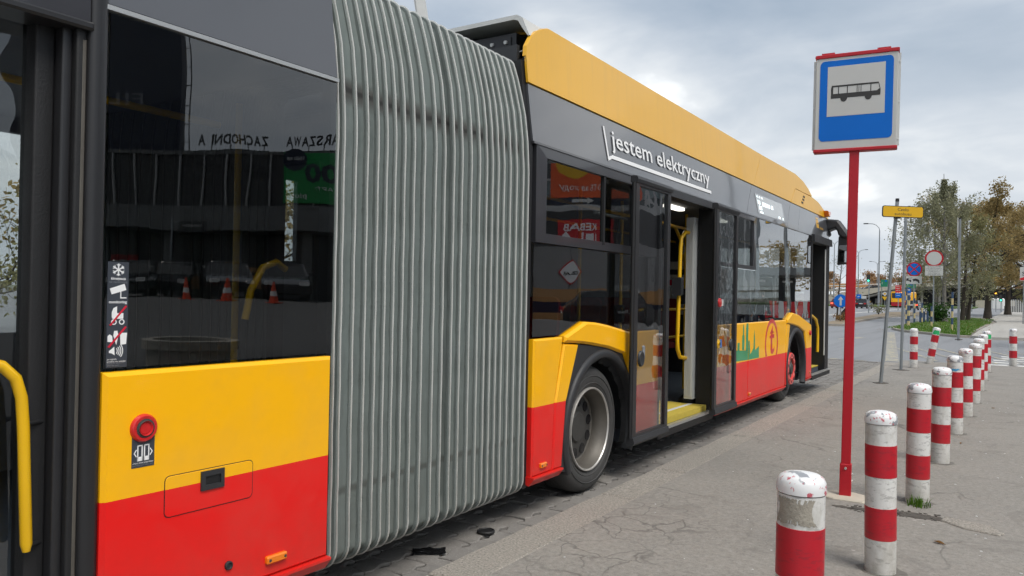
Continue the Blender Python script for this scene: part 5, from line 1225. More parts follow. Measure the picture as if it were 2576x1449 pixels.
mb = MB(); pts = [(-8.75, 1.25), (-9.0, .95), (-9.25, .6), (-9.42, .35), (-9.45, .1)]
for k in range(len(pts)-1):
    (xa, za), (xb, zb) = pts[k], pts[k+1]; wa, wb = [.03, .10, .16, .17, .12][k], [.03, .10, .16, .17, .12][k+1]; mb.prism([(xa-wa, za), (xa+wa, za), (xb+wb, zb), (xb-wb, zb)], lambda a, b, c: (a, 53.9+c, b), 0, .05)
mb.prism([(-9.4, .1), (-9.2, .45), (-9.05, .25), (-8.85, .1)], lambda a, b, c: (a, 53.96+c, b), 0, .05); mb.build('strip', 'rubber', t)
s = signpole('direction_sign', 'red and blue direction board on a post beside the far bus', -13.4, 120, 3.65, .06, z0=zg(120)); f = face(-13.4, 119.9, 3.1); MB().rbox(-.38, .38, -.5, .53, 0, .02, f, .03).build('red_board', 'kiosk_red', s); MB().rbox(-.38, .38, -1.2, -.53, 0, .02, f, .03).build('blue_board', 'sign_blue', s)
for i in range(5): MB().box(-.30, .22-.06*(i % 2), .36-.3*i-(.1 if i > 2 else 0), .42-.3*i-(.1 if i > 2 else 0), .021, .024, f).build('text_line', 'sign_white', s)
s = signpole('parking_sign', 'small blue parking sign with white plate on the verge', -10.1, 100, 3.05, .04, z0=zg(100)); f = face(-10.1, 99.93, 2.65); MB().rbox(-.26, .26, -.33, .33, 0, .015, f, .03).build('blue_field', 'sign_blue', s); MB().box(-.14, .14, .0, .16, .016, .02, f).build('car_symbol', 'sign_white', s); MB().rbox(-.26, .26, -.62, -.36, 0, .015, f, .02).build('white_plate', 'sign_white', s)
f = face(-10.2, 99.9, 1.75); disc_(f, .34, 'sign_blue', 0, s, 'arrow_disc'); MB().prism([(-.05, -.22), (.05, -.22), (.05, .06), (.13, .04), (0, .24), (-.13, .04), (-.05, .06)], f, .005, .009).build('arrow', 'sign_white', s)
s = signpole('warning_sign', 'white diamond over a yellow triangle sign by the underpass', -17.63, 140, 2.9, .05, z0=zg(140)); f = face(-17.63, 139.9, 2.55); MB().prism([(-.42, 0), (0, -.42), (.42, 0), (0, .42)], f, 0, .02).build('diamond', 'sign_white', s); MB().prism([(-.2, 0), (0, -.2), (.2, 0), (0, .2)], f, .021, .03).build('diamond_core', 'sign_yellow', s); MB().prism([(-.45, -.45), (.45, -.45), (0, -1.1)], f, 0, .02).build('triangle', 'sign_yellow', s)
s = signpole('information_board', 'blue and white car-park board beyond the black car', -23.2, 150, 2.5, .05, z0=zg(150)); MB().tube([(-22.4, 150, 0), (-22.4, 150, 2.0)], .05, 8).build('pole', 'galvanised', s); f = face(-22.85, 149.9, 2.1); MB().rbox(-.70, .12, -.35, .37, 0, .02, f, .03).build('blue_board', 'sign_blue', s); MB().rbox(.13, .95, -.40, .10, 0, .02, f, .03).build('white_board', 'sign_white', s); MB().prism([(-.6, -.1), (-.2, .1), (-.15, -.05), (-.5, -.15)], f, .021, .03).build('car_symbol', 'sign_white', s)
for lab, x0, x1, z0, z1 in (('large green motorway gantry sign over the viaduct, left half', -22.2, -20.6, 4.2, 5.65), ('green motorway gantry sign showing behind the towing plate', -17.6, -15.9, 3.95, 5.0)):
    s = thing('gantry_sign', lab, 'sign', ((x0+x1)/2, 170, zg(170)), 0, 'green signs on the gantry'); f = face(x0, 169.9, 0); MB().rbox(0, x1-x0, z0, z1, 0, .05, f, .06).build('green_board', 'sign_green', s)
    MB().box(.75, 1.1, z1-.45, z1-.12, .051, .06, f).build('route_shield', 'sign_blue', s); MB().prism([(.25, z0+.45), (.32, z0+.45), (.32, z0+.75), (.38, z0+.72), (.285, z0+.95), (.19, z0+.72), (.25, z0+.75)], f, .051, .06).build('arrow', 'sign_white', s)
    for a in (.2, x1-x0-.2): MB().tube([f(a, 0, -.08), f(a, z1, -.08)], .09, 8).build('leg', 'galvanised', s)
# traffic lights
def signal(label, x, y, ztop, col, which, h=.85, w=.34):
    s = thing('traffic_light', label, 'traffic light', (x, y, zg(y)), 0, 'traffic lights'); MB().tube([(x+.05, y+.1, zg(y)), (x+.05, y+.1, ztop)], .06, 8).build('pole', 'galvanised', s); f = face(x, y-.12, ztop-h/2); MB().rbox(-w/2, w/2, -h/2, h/2, -.2, 0, f, .05).build('housing', 'rubber', s)
    for k in range(3): disc_(lambda a, b, c: f(a, b+(1-k)*h*.31, c), w*.33, col if k == which else 'rim_dark', .004, s, 'lens', 14)
signal('traffic light showing green right of the bus stop post', -13.67, 95, 4.35, 'green_glow', 2)
signal('small traffic light showing red between the tree trunks', -4.75, 125, 3.4, 'red_glow', 0, 1.0, .4); signal('traffic light showing green between the thick trunks', -1.35, 130, 2.6, 'green_glow', 2, 1.0, .4); signal('traffic light showing amber between the thick trunks', -2.0, 131, 3.0, 'amber_glow', 0, 1., .4)
# street lamps
def lamp(label, x, y, h, arms, r=.09):
    t = thing('street_lamp', label, 'street lamp', (x, y, zg(y)), 0, 'street lamps along the road'); z = h
    MB().tube([(x, y, zg(y)), (x, y, z*.5), (x, y, z)], [r*1.3, r, r*.7], 10).build('pole', 'galvanised', t, 60)
    for s_, l in arms:
        pts = [(x, y, z)]+[(x+s_*l*(1-math.cos(R(a)))*.9, y, z+.9*math.sin(R(a))) for a in (20, 45, 70, 90)]+[(x+s_*l*1.15, y, z+.92)]
        MB().tube(pts, r*.5, 8).build('arm', 'galvanised', t, 60); a_, b_ = sorted((x+s_*l*1.08, x+s_*l*1.55)); MB().rbox(a_, b_, y-.13, y+.13, z+.86, z+.99, ID, .05, .03).build('lamp_head', 'charcoal_plastic', t)
lamp('tall single-arm street lamp between the red post and the yellow plate', -14.6, 110, 10.6, [(-1, 1.25)])
lamp('double-arm street lamp seen beside the bus mirror', -27.4, 150, 11.3, [(-1, 1.1), (1, 1.1)], .10); lamp('double-arm street lamp just right of the red post', -27.95, 180, 11.4, [(-1, 1.2), (1, 1.2)], .10); lamp('farthest double-arm street lamp behind the birch', -29.6, 220, 10.7, [(-1, 1.25), (1, 1.25)], .11)
# viaduct
v = thing('viaduct', 'pale concrete viaduct ramp crossing behind the far road', 'viaduct', (-30, 200, 0))
VF = lambda a, b, c: (a, 200+c, b)
MB().prism([(-75, -.5), (-75, -.3), (-37.2, 2.66), (-31.45, 3.95), (-26.3, 4.53), (-23, 4.9), (-19.6, 5.2), (-8, 6.2), (40, 9.5), (40, 8.8), (-8, 5.5), (-19.6, 4.5), (-23, 4.15), (-26.3, 3.55), (-29.1, 2.75), (-31.4, 2.3), (-37.2, 1.1), (-60, -.5)], VF, 0, 13).build('parapet', 'concrete_pale', v)
MB().prism([(-37.2, .9), (-31.4, 2.1), (-29.1, 2.55), (-26.3, 3.38), (-23, 4.0), (-19.6, 4.4), (-8, 5.4), (40, 8.7), (40, 8.2), (-8, 4.9), (-19.6, 3.9), (-23, 3.5), (-26.3, 2.9), (-29.1, 2.1), (-31.4, 1.7), (-33, .6)], VF, .8, 12.2).build('deck_edge', 'concrete', v)
MB().prism([(-75, -.6), (-60, -.5), (-37.2, 1.1), (-32.2, 1.9), (-30.5, -.4), (-30.5, -.8)], VF, .4, 12).build('embankment', 'concrete', v)
MB().box(-31, 30, 206, 206.5, -.5, 4.6).build('underpass_wall', 'dark_under', v)
for x in (-29.6, -26.6, -23.6, -20.6, -17.6, -14): 
    for y in (202, 208): MB().box(x-.22, x+.22, y-.3, y+.3, -.3, 2.2+(x+31)*.22).build('pier', 'concrete', v)
MB().box(-28.1, -26.4, 205.9, 206, .7, 1.9).build('poster', 'sign_white', v); MB().box(-27.5, -26.7, 205.87, 205.9, .9, 1.5).build('poster_patch', 'kiosk_red', v)
zz = lambda x: 5.2+(x+19.6)*.15
MB().prism([(-75, 4.2), (-37, 5.0), (-26, 5.6), (-10, 7.0), (-10, 7.1), (-26, 5.75), (-37, 5.2), (-75, 4.4)], lambda a, b, c: (a, 212+c, b), 0, .1).build('guard_rail', 'pale_alu', v)
MB().prism([(-75, 2.6), (-37, 3.6), (-26, 4.6), (-10, 6.2), (-10, 6.6), (-26, 5.1), (-37, 4.2), (-75, 3.2)], lambda a, b, c: (a, 211.5+c, b), 0, .3).build('far_barrier', 'concrete', v)
tag(MB().rbox(-48, -31, 5.2, 6.3, 0, 2, lambda a, b, c: (a, 246+c, b), .1).build('noise_barrier', 'kiosk_orange'), 'long brownish barrier wall beyond the viaduct on the left', 'wall')
tag(MB().rbox(-28.9, -26.6, 5.2, 5.8, 0, .2, lambda a, b, c: (a, 214+c, b), .1).build('white_board', 'sign_white'), 'small white board over the viaduct under the green traffic light', 'sign')
# vehicles
def car(name, label, loc, rz, col, cat='car', L=4.4, H=1.45, suv=0., tail=None, grp='cars on the road'):
    t = thing(name, label, cat, loc, rz, grp); w = .88; h = H
    X = lambda a, b, c: (c, a, b)        # profile in (y, z), extruded over x
    f2 = L/2
    MB().prism([(-f2+.05, .28), (-f2, .55), (-f2+.03, .88), (-f2+.25, .95+suv), (f2-1.35, .93+suv), (f2-.35, .80+suv), (f2, .62), (f2-.03, .28), (f2-.45, .22), (-f2+.45, .22)], X, -w, w, .07).build('body', col, t, 35, True)
    gh = MB(); lo_ = [(-f2+.22, .94+suv), (f2-1.25, .92+suv)]; hi = [(-f2+.75, h-.06), (f2-2.0, h-.06)]
    gh.v = [(-w+.04, lo_[0][0], lo_[0][1]), (w-.04, lo_[0][0], lo_[0][1]), (w-.04, lo_[1][0], lo_[1][1]), (-w+.04, lo_[1][0], lo_[1][1]), (-w+.2, hi[0][0], hi[0][1]), (w-.2, hi[0][0], hi[0][1]), (w-.2, hi[1][0], hi[1][1]), (-w+.2, hi[1][0], hi[1][1])]
    gh.f = [[0, 1, 5, 4], [1, 2, 6, 5], [2, 3, 7, 6], [3, 0, 4, 7]]; gh.m = [0]*4; gh.build('cabin_glass', 'car_glass', t, None, True)
    MB().rbox(-w+.19, w-.19, hi[0][0]-.02, hi[1][0]+.02, h-.07, h, ID, .12, .04).build('roof', col, t, 40, True)
    pm_ = MB()
    for s_ in (-1, 1):
        for (a, b), (c_, d) in ((lo_[0], hi[0]), (lo_[1], hi[1])): pm_.tube([(s_*(w-.05), a, b), (s_*(w-.2), c_, d)], .035, 6)
        m0 = (lo_[0][0]+lo_[1][0])/2; m1 = (hi[0][0]+hi[1][0])/2; pm_.tube([(s_*(w-.045), m0, lo_[0][1]), (s_*(w-.195), m1, h-.06)], .03, 6)
    pm_.build('window_pillar', col, t, None, True)
    for s_ in (-1, 1):
        for y in (-f2+.80, f2-.85):
            wf = lambda p, q, r: (s_*(w-.04)+r*s_, y+p, .32+q); wh = MB().lathe([(.20, -.18), (.31, -.18), (.325, -.14), (.325, -.02), (.30, .02), (.20, .02)], wf, 24, True).build('wheel', 'tyre', t, 40, True)
            MB().lathe([(.0, .0), (.06, .015), (.20, .012), (.21, .0)], wf, 20).build('rim', 'rim', wh, 40, True)
        MB().rbox(s_*.62-.17, s_*.62+.17, .68+suv, .88+suv, -.01, .05, lambda a, b, c: (a, -f2-.0-c+.02, b), .04).build('tail_lamp', tail or 'red_lens', t, None, True)
        MB().rbox(s_*.62-.17, s_*.62+.17, .58, .74+suv*.6, -.05, .06, lambda a, b, c: (a, f2+c-.06, b), .05).build('head_lamp', 'white_paint', t, None, True)
        MB().rbox(s_*(w+.07)-.08, s_*(w+.07)+.08, f2-1.55, f2-1.43, .95+suv, 1.08+suv, ID, .03).build('door_mirror', col, t, None, True)
    MB().box(-.26, .26, -f2-.012, -f2+.03, .70, .82).build('number_plate', 'plate_white', t, None, True)
    return t
car('estate_car', 'black estate car driving away on the far road', (-19.9, 134.5, zg(134)), -.10, 'car_black'); car('hatchback_car', 'dark car half hidden behind the blue arrow sign', (-22.6, 128.5, zg(128)), -.05, 'car_red', tail='red_glow')
car('saloon_car', 'dark car with lit red tail lights right of the far bus', (-12.3, 129.5, zg(129)), -.05, 'car_black', tail='red_glow', L=4.6); car('van_like_car', 'dark car with one lit lamp on the viaduct ramp', (-29.2, 207, 3.75), 2.2, 'car_black', tail='amber_glow')
# the other city bus, seen from behind
fb = thing('city_bus', 'distant yellow and red city bus seen from behind on the far road', 'bus', (-17.6, 158, zg(158)), -.06)
BZ = zg(158)
MB().rbox(-1.25, 1.25, .30, 3.0, 0, 11, lambda a, b, c: (a, c, b), .18, .0).build('body', 'far_livery' if 'far_livery' in MATS else livery('far_livery', YEL, (.35, .01, .02), BZ+1.05).name, fb, 40, True)
MB().rbox(-1.12, 1.12, 1.75, 2.72, -.015, .0, lambda a, b, c: (a, c, b), .10).build('rear_window', 'car_glass', fb, None, True); MB().box(-.2, .95, 2.75, 2.9, -.02, 0, lambda a, b, c: (a, c, b)).build('destination_display', 'amber_glow', fb, None, True)
for s_ in (-1, 1):
    MB().lathe([(.0, .02), (.09, .02), (.1, 0)], lambda p, q, r: (s_*1.05+p, -r, 1.35+q), 12).build('tail_lamp', 'amber_lens', fb, None, True)
    MB().lathe([(.25, -.25), (.48, -.25), (.48, .0), (.25, .0)], lambda p, q, r: (s_*1.05+r*s_, 2.6+p, .48+q), 20, True).build('wheel', 'tyre', fb, 40, True)
MB().rbox(-1.2, 1.2, .32, .62, -.05, 0, lambda a, b, c: (a, c, b), .08).build('bumper', 'sign_red', fb, None, True)
# striped posts and little palings beside the slip road
for i, (x, y, h, lab) in enumerate([(-5.45, 52.9, 2.05, 'tall blue and yellow striped post left of the towing sign'), (-4.9, 48.6, 1.75, 'thick blue and yellow striped post just right of the first'), (-3.75, 48.6, 1.15, 'short blue and yellow striped post under the white text plate'), (-2.44, 43.1, 1.9, 'thin blue and cream striped post on the grass near the grey post'), (-5.2, 55.0, 1.6, 'blue and yellow striped post behind the two nearer ones'), (-5.0, 57.5, 1.3, 'short striped post furthest down the slip road')]):
    t = thing('striped_post', lab, 'post', (x, y, zg(y)+.08), 0, 'blue and yellow striped posts by the slip road'); n = max(3, int(h/.28)); r = .075 if i == 1 else .05
    for k in range(n): MB().lathe([(.0, k*h/n), (r, k*h/n), (r, (k+1)*h/n), (.0, (k+1)*h/n)], lambda p, q, z: (x+p, y+q, zg(y)+.08+z), 12).build('stripe', 'stripe_blue' if (n-k) % 2 else 'stripe_cream', t, 40)
for i in range(6):
    x, y = -5.0+.12*i, 56.5+i*1.1; t = tag(MB().rbox(x-.06, x+.06, 0, .75, -.02, .02, lambda a, b, c: (a, y+c, zg(y)+.08+b), .03).build('paling', 'stripe_blue'), 'low dark blue paling in the row beside the dark green shrub', 'paling', 'low palings by the slip road')
# shops, fence and van far down the street behind the trunks
tag(MB().box(-6.5, .5, 190, 190.5, .3, 1.9).build('shop_front', 'concrete_pale'), 'pale low building front far behind the tree trunks', 'building')
tag(MB().rbox(-3.4, -1.2, 175, 179, .3, 2.3, ID, .3, .2).build('parked_van', 'white_paint'), 'white van parked far behind the tree trunks', 'van')
fn = thing('fence', 'dark picket fence far down the path at the right edge', 'fence', (.4, 125, .2))
for i in range(12): MB().box(-.7+.2*i, -.6+.2*i, 125, 125.05, .15, 1.9).build('paling', 'pale_alu', fn)
MB().box(-.9, 2.2, 125.1, 125.2, .1, 1.0).build('fence_base', 'interior_dark', fn)
s = signpole('edge_sign', 'white and red street sign cut by the right edge of the picture', .62, 60, 4.0, .04); f = face(.62, 59.9, 3.35); MB().rbox(-.22, .5, -.45, .45, 0, .02, f, .05).build('plate', 'sign_white', s); MB().prism([(-.2, -.42), (.48, -.42), (.48, -.05), (-.2, -.28)], f, .021, .025).build('red_corner', 'kiosk_red', s); text('S', frame(f(-.1, -.1, .026), (.995, .08, 0), (0, 0, 1), (.08, -.995, 0)), .2, .25, 'lettering_black', s, 'lettering', .002)
# leaning pale mast behind the bellows
t = thing('leaning_mast', 'pale grey square mast with hinged bracket rising behind the bellows', 'mast', (-6.89, 9.80, -.05))
md = Vector((-.152, -.099, 1)).normalized(); ma_ = Vector((.838, .546, .18)).normalized()
mf = frame((-6.89, 9.80, -.05), ma_, md, (.546, -.838, 0))
MB().box(-.075, .075, 0, 8.4, -.07, .07, mf).build('mast', 'pale_alu', t)
MB().box(-.10, -.075, 5.6, 6.5, -.05, .05, mf).build('bracket_plate', 'pale_alu', t)
MB().tube([mf(-.09, 5.78, 0), mf(-.26, 5.74, 0), mf(-.46, 5.66, 0)], [.065, .06, .04], 10).build('bracket_arm', 'pale_alu', t, 50); MB().lathe([(.0, .08), (.05, .08), (.055, -.08), (.0, -.08)], lambda p, q, r: mf(-.15+p, 5.77+q, r), 12).build('hinge', 'galvanised', t, 40)

for i, (x, y, h) in enumerate([(-24, 19, 6.0), (-25, 9.5, 1.7), (-26, 14, 5.0)]):
    tree('roadside_tree', ['golden tree on the far side of the road, seen through the bus joint window', 'golden tree across the road, seen through the rear door glass', 'golden tree across the road between the two others'][i], (x, y, -.05), h, 3.0, .2, 'bark', 'olive_leaf' if i == 1 else 'autumn_leaf', 2600, .07 if i == 1 else .12, 130+i, low=.15, nl=12, group='trees on the far side of the road', ls=.55)
# ---------------------------------------------------------------- station side of the square (mirrored in the bus windows)
P0 = Vector((20.085, 22.496, 0)); U = Vector((.8173, -.5762, 0)); Nn = Vector((-.5762, -.8173, 0))
P0 = Vector((26.43, 28.12, 0)); SK = 1.25
ST0 = frame(P0, U, (0, 0, 1), Nn); ST = lambda a, b, c: ST0(a*SK, 1.45+(b-1.45)*SK, c)
STT = lambda a, b, c: frame(ST(a, b, c), U*SK, (0, 0, SK), Nn)
sb = thing('station_building', 'long dark glazed station building across the square, mirrored in the windows', 'building', tuple(P0))
MB().box(-6, 22, 3.9, 4.95, -6, .25, ST).build('concrete_band', 'facade_grey', sb); MB().box(-6, 22, 4.95, 7.2, -6, 0, ST).build('glazing', 'facade_dark', sb)
MB().box(-6, 22, 7.2, 7.36, -6, .15, ST).build('parapet', 'facade_grey', sb); MB().box(-6, 22, .3, 3.9, -8, -3.0, ST).build('ground_floor', 'facade_dark', sb)
me_m = None
for i in range(30):
    a = -6+.96*i
    if me_m is None: m_ = MB().box(-.035, .035, 4.95, 7.2, 0, .14, ST).build('mullion', 'mullion', sb); me_m = m_.data
    else: m_ = link('mullion', me_m, sb)
    m_.location = tuple(U*a*SK)
for i in range(9): m_ = MB().box(-5+3*i, -4.6+3*i, .3, 3.9, -1.2, -.8, ST).build('column', 'facade_grey', sb)
for i, (a, w, c_) in enumerate([(9.5, 2.4, 'kiosk_red'), (6.2, .9, 'sign_white'), (3.2, 1.2, 'kiosk_orange'), (-2, 2.2, 'sign_white'), (-5, 3, 'kiosk_red')]): MB().box(a, a+w, 2.3 if i in (0, 4) else 1.4, 2.9 if i in (0, 4) else 2.4, -2.98, -2.9, ST).build('shop_panel', c_, sb)
for k, ch in enumerate([('WARSZAWA', -.75, 2.75), ('ZACHODNIA', 2.75, 3.05)]):
    t = thing('station_lettering', ['dark roof letters spelling the first word of the station name', 'dark roof letters spelling the second word of the station name'][k], 'lettering', tuple(P0+U*ch[1]*SK+Vector((0, 0, 9))))
    cw = ch[2]/len(ch[0])
    for i, c_ in enumerate(ch[0]): text(c_, STT(ch[1]+cw*i, 7.62, .2), cw*(.26 if c_ == 'I' else .92), .44, 'facade_dark', t, 'letter', .05, bold=.03)
    MB().box(ch[1], ch[1]+ch[2], 7.36, 7.40, .1, .16, ST).build('rail', 'facade_dark', t)
    for i in range(4): MB().box(ch[1]+.2+i*.75, ch[1]+.24+i*.75, 7.36, 7.64, .1, .14, ST).build('strut', 'facade_dark', t)
t = thing('green_banner', 'green advertising banner with big dark numerals on the station facade', 'banner', tuple(P0)); MB().box(-3.4, 2.04, 5.05, 7.28, .2, .26, ST).build('banner_sheet', 'banner_green', t)
text('3500', STT(-1.9, 5.95, .27), 3.0, .85, 'navy', t, 'numerals', .01, bold=.03); MB().prism(circ(1.55, 6.95, .55, 24), ST, .262, .268).build('badge', 'navy', t)
text('1000 хв', STT(1.15, 6.92, .27), .75, .20, 'lettering_white', t, 'lettering', .01); text('ТАРИФ - СТАРТ!', STT(-2.0, 5.58, .27), 2.6, .16, 'lettering_white', t, 'lettering', .01); text('plus', STT(1.0, 5.25, .27), .7, .25, 'lettering_white', t, 'lettering', .01)
t = thing('roof_billboard', 'tall navy billboard standing over the station roof, mirrored in the rear window', 'billboard', tuple(P0+U*9.5)); MB().box(6.75, 13.5, 7.36, 15.5, -.9, -.5, ST).build('billboard_sheet', 'navy', t)
for a in (6.55, 6.35): MB().tube([ST(a, 7.36, -.4), ST(a, 15.5, -.4)], .03, 6).build('ladder_rail', 'facade_dark', t)
for k in range(9): MB().tube([ST(6.55, 7.8+.8*k, -.4), ST(6.35, 7.8+.8*k, -.4)], .025, 6).build('rung', 'facade_dark', t)
text('FILM', STT(8.3, 9.4, -.49), 2.6, .5, 'lettering_grey', t, 'lettering', .01)
t = thing('pay_station_sign', 'small dark hanging board with white lettering in front of the station', 'sign', (25.6, 19.6, .9)); pf = frame((25.6, 19.6, .45), U, (0, 0, 1), Nn); MB().box(-.6, .6, 3.42, 3.92, 0, .05, pf).build('board', 'facade_dark', t); text('KASA PARKINGOWA', frame(pf(-.42, 3.66, .06), U, (0, 0, 1), Nn), .84, .13, 'lettering_white', t, 'lettering', .005); MB().tube([pf(.9, .5, 0), pf(.9, 4.0, 0)], .05, 8).build('pole', 'galvanised', t); MB().tube([pf(.9, 3.9, 0), pf(-.5, 3.9, 0)], .03, 8).build('arm', 'galvanised', t)
GC = 'cars parked before the station'
for i, (x, y, rz, c_, lab) in enumerate([(24.2, 16.0, 2.2, 'car_black', 'large dark car parked before the station, mirrored left in the rear window'), (25.4, 18.8, 2.3, 'car_black', 'dark taxi parked before the station beside the large dark car'), (21.9, 18.8, 2.1, 'car_black', 'black car mirrored at the right of the rear window'), (20.0, 20.1, 2.2, 'car_black', 'black car parked furthest along the station rank')]): car('parked_car', lab, (x, y, zwalk(x, y)), rz, c_, grp=GC)
def cone(x, y, lab):
    t = thing('traffic_cone', lab, 'cone', (x, y, zwalk(x, y)), 0, 'traffic cones before the station'); MB().box(-.2, .2, -.2, .2, 0, .03).build('base', 'cone_orange', t, None, True)
    for z0, z1, m_ in ((.03, .25, 'cone_orange'), (.25, .42, 'white_paint'), (.42, .75, 'cone_orange')): r = lambda z: .16-.17*z; MB().lathe([(r(z0), z0), (r(z1), z1)], ID, 16).build('cone_band', m_, t, 50, True)
cone(19.5, 15.6, 'orange cone by the dark parked car'); cone(17.6, 15.8, 'orange cone before the black parked car'); cone(16.2, 16.7, 'orange cone nearest the kiosk')
t = thing('concrete_planter', 'round concrete planter mirrored at the bottom of the rear window', 'planter', (2.05, 4.75, .1)); MB().lathe([(.40, 0), (.42, .70), (.46, .71), (.46, .80), (.36, .80), (.34, .66), (.0, .64)], ID, 32).build('planter_ring', 'concrete', t, 40, True); MB().lathe([(.0, .66), (.33, .66)], ID, 24).build('soil', 'dirt', t, None, True)
# kiosk
KP = Vector((10.4, 31.5, 0)); KU = Vector((.8376, -.5463, 0)); KN = Vector((-.5463, -.8376, 0)); KS = 1.75
KF0 = frame(KP, KU, (0, 0, 1), KN)
KF = lambda a, b, c: KF0(a*KS, 1.45+(b-1.45)*KS, c)
KT = lambda a, b, c: frame(KF(a, b, c), KU*KS, (0, 0, KS), KN)
k = thing('food_kiosk', 'grey food kiosk with orange stripe and red sign, mirrored in the windows behind the wheel', 'kiosk', tuple(KP))
for z0, z1, m_ in ((.2, .95, 'kiosk_orange'), (.95, 1.25, 'navy'), (1.25, 1.60, 'kiosk_orange'), (1.60, 2.70, 'kiosk_grey'), (2.70, 3.65, 'facade_dark'), (3.65, 3.80, 'mullion')): MB().box(-2.2, 3.4, z0, z1, -2.5, 0, KF).build('wall_panel', m_, k)
for a in (-1.2, -.2, .8, 1.8): MB().box(a, a+.012, 1.6, 2.7, 0, .01, KF).build('panel_joint', 'facade_dark', k)
MB().box(-.05, 1.18, 2.80, 3.43, .02, .10, KF).build('red_sign', 'kiosk_red', k); text('KEBAB', KT(.12, 3.14, .11), .85, .20, 'lettering_white', k, 'lettering', .01, bold=.02)
MB().prism([(.75, 2.98), (.90, 2.83), (1.05, 2.98), (.90, 3.13)], KF, .101, .11).build('emblem', 'lettering_white', k); mb = MB()
for p in (rect(.22, .42, 2.85, 3.05), [(.12, 2.85), (.16, 2.85), (.16, 3.08), (.12, 3.02)], [(.50, 2.85), (.53, 2.85), (.55, 3.08), (.48, 3.08)]): mb.prism(p, KF, .101, .11)
mb.build('food_symbol', 'lettering_white', k)
MB().box(-.35, -.10, 2.75, 3.45, .02, .10, KF).build('red_sign', 'kiosk_red', k)
MB().prism([(.79-.30, 2.02), (.79, 1.70), (.79+.30, 2.02), (.79, 2.34)], KF, .01, .05).build('diamond_sign', 'kiosk_red', k); MB().prism([(.79-.26, 2.02), (.79, 1.74), (.79+.26, 2.02), (.79, 2.30)], KF, .051, .06).build('diamond_face', 'lettering_white', k); text('KEBAB', KT(.62, 1.95, .062), .34, .09, 'lettering_black', k, 'lettering', .005, bold=.02)
MB().box(-.95, 1.32, 4.02, 4.92, -.6, -.5, KF).build('orange_banner', 'banner_orange', k); MB().prism(circ(.75, 4.95, .42, 20, 180, 360), KF, -.499, -.49).build('banner_sun', 'sign_yellow', k); text('мs an i 400 ГБ за згоду', KT(-.80, 4.22, -.48), 1.9, .16, 'lettering_white', k, 'lettering', .01)
MB().box(-.95, 1.32, 3.80, 4.02, -.6, -.5, KF).build('dark_banner', 'navy', k); MB().prism([(.15, 3.93), (.40, 4.03), (.40, 3.97), (.80, 3.97), (.80, 3.89), (.40, 3.89), (.40, 3.83)], KF, -.499, -.49).build('arrow', 'sign_white', k)
MB().box(-.30, -.05, 3.75, 4.10, -.5, -.42, KF).build('green_sign', 'banner_green', k)
uc = car('taxi_car', 'dark ride-hailing car with a roof sign standing before the kiosk', (7.5, 27.4, .0), math.atan2(KU.y, KU.x)+1.57, 'car_black', L=4.5, H=1.6, suv=.08, grp=GC)
CF = frame(Vector((7.5, 27.4, .0))+KN*.95, KU, (0, 0, 1), KN); text('Uber', frame(CF(-.35, .78, 0), KU, (0, 0, 1), KN), .62, .16, 'lettering_white', uc, 'lettering', .0); MB().box(-.30, .30, 1.62, 1.82, -1.05, -.85, CF).build('roof_sign', 'sign_white', uc); text('Uber', frame(CF(-.2, 1.66, -.84), KU, (0, 0, 1), KN), .4, .10, 'lettering_black', uc, 'lettering', .0)
# glazed office wing behind the kiosk
WF = frame((12.64, 36.03, 0), KU, (0, 0, 1), KN)
w_ = thing('office_wing', 'pale framed glass office wing rising behind the kiosk, mirrored in the door leaf', 'building', (12.64, 36.03, 0)); MB().box(-5.6, 6, -.1, 10, -6, 0, WF).build('glazing', 'office_glass', w_)
for k_ in range(12): MB().box(-5.6+k_*1.0, -5.45+k_*1.0, -.1, 10, 0, .15, WF).build('mullion', 'mullion', w_)
for z_ in (2.2, 3.9, 5.6, 7.3, 9.0): MB().box(-5.6, 6, z_, z_+.12, 0, .12, WF).build('transom', 'mullion', w_); MB().box(-5.6, 6, z_-.75, z_, 0, .03, WF).build('spandrel', 'spandrel_blue', w_)
# corrugated hoarding and the low canopy towards the underpass
HF = frame((4.6, 29.4, 0), (.8376, -.5463, 0), (0, 0, 1), (-.5463, -.8376, 0))
h = thing('corrugated_hall', 'tall grey corrugated hall wall mirrored beside the open door leaf', 'building', (4.6, 29.4, .3)); MB().box(-1.75, .7, .2, 6.0, -3, 0, HF).build('wall', 'facade_grey', h); me_c = None
for i in range(8):
    if me_c is None: q = MB().prism([(0, 0), (.10, 0), (.08, .05), (.02, .05)], lambda a, b, c: HF(a-1.7, c, b), .2, 6.0).build('corrugation', 'mullion', h); me_c = q.data
    else: q = link('corrugation', me_c, h); q.location = (.8376*.3*i, -.5463*.3*i, 0)
cn = thing('station_canopy', 'low flat canopy over the underpass entrance, mirrored in the front windows', 'canopy', (4.8, 41, .6)); QF = frame((4.4, 41.4, 0), (.8376, -.5463, 0), (0, 0, 1), (-.5463, -.8376, 0))
MB().box(-2.2, 9, 2.72, 3.12, -5, 0, QF).build('fascia', 'facade_grey', cn); MB().box(-2.2, 9, .3, 2.7, -5, -4.8, QF).build('back_wall', 'interior_dark', cn)
for a in (-1.8, .5, 2.8, 5): MB().box(a, a+.25, .2, 2.72, -.6, -.35, QF).build('column', 'facade_grey', cn)
for a in (-.6, .9, 2.2): MB().box(a, a+.9, 2.2, 2.6, -1, -.9, QF).build('direction_board', 'sign_black', cn); MB().box(a+.1, a+.6, 2.35, 2.45, -.9, -.88, QF).build('text_line', 'sign_white', cn)
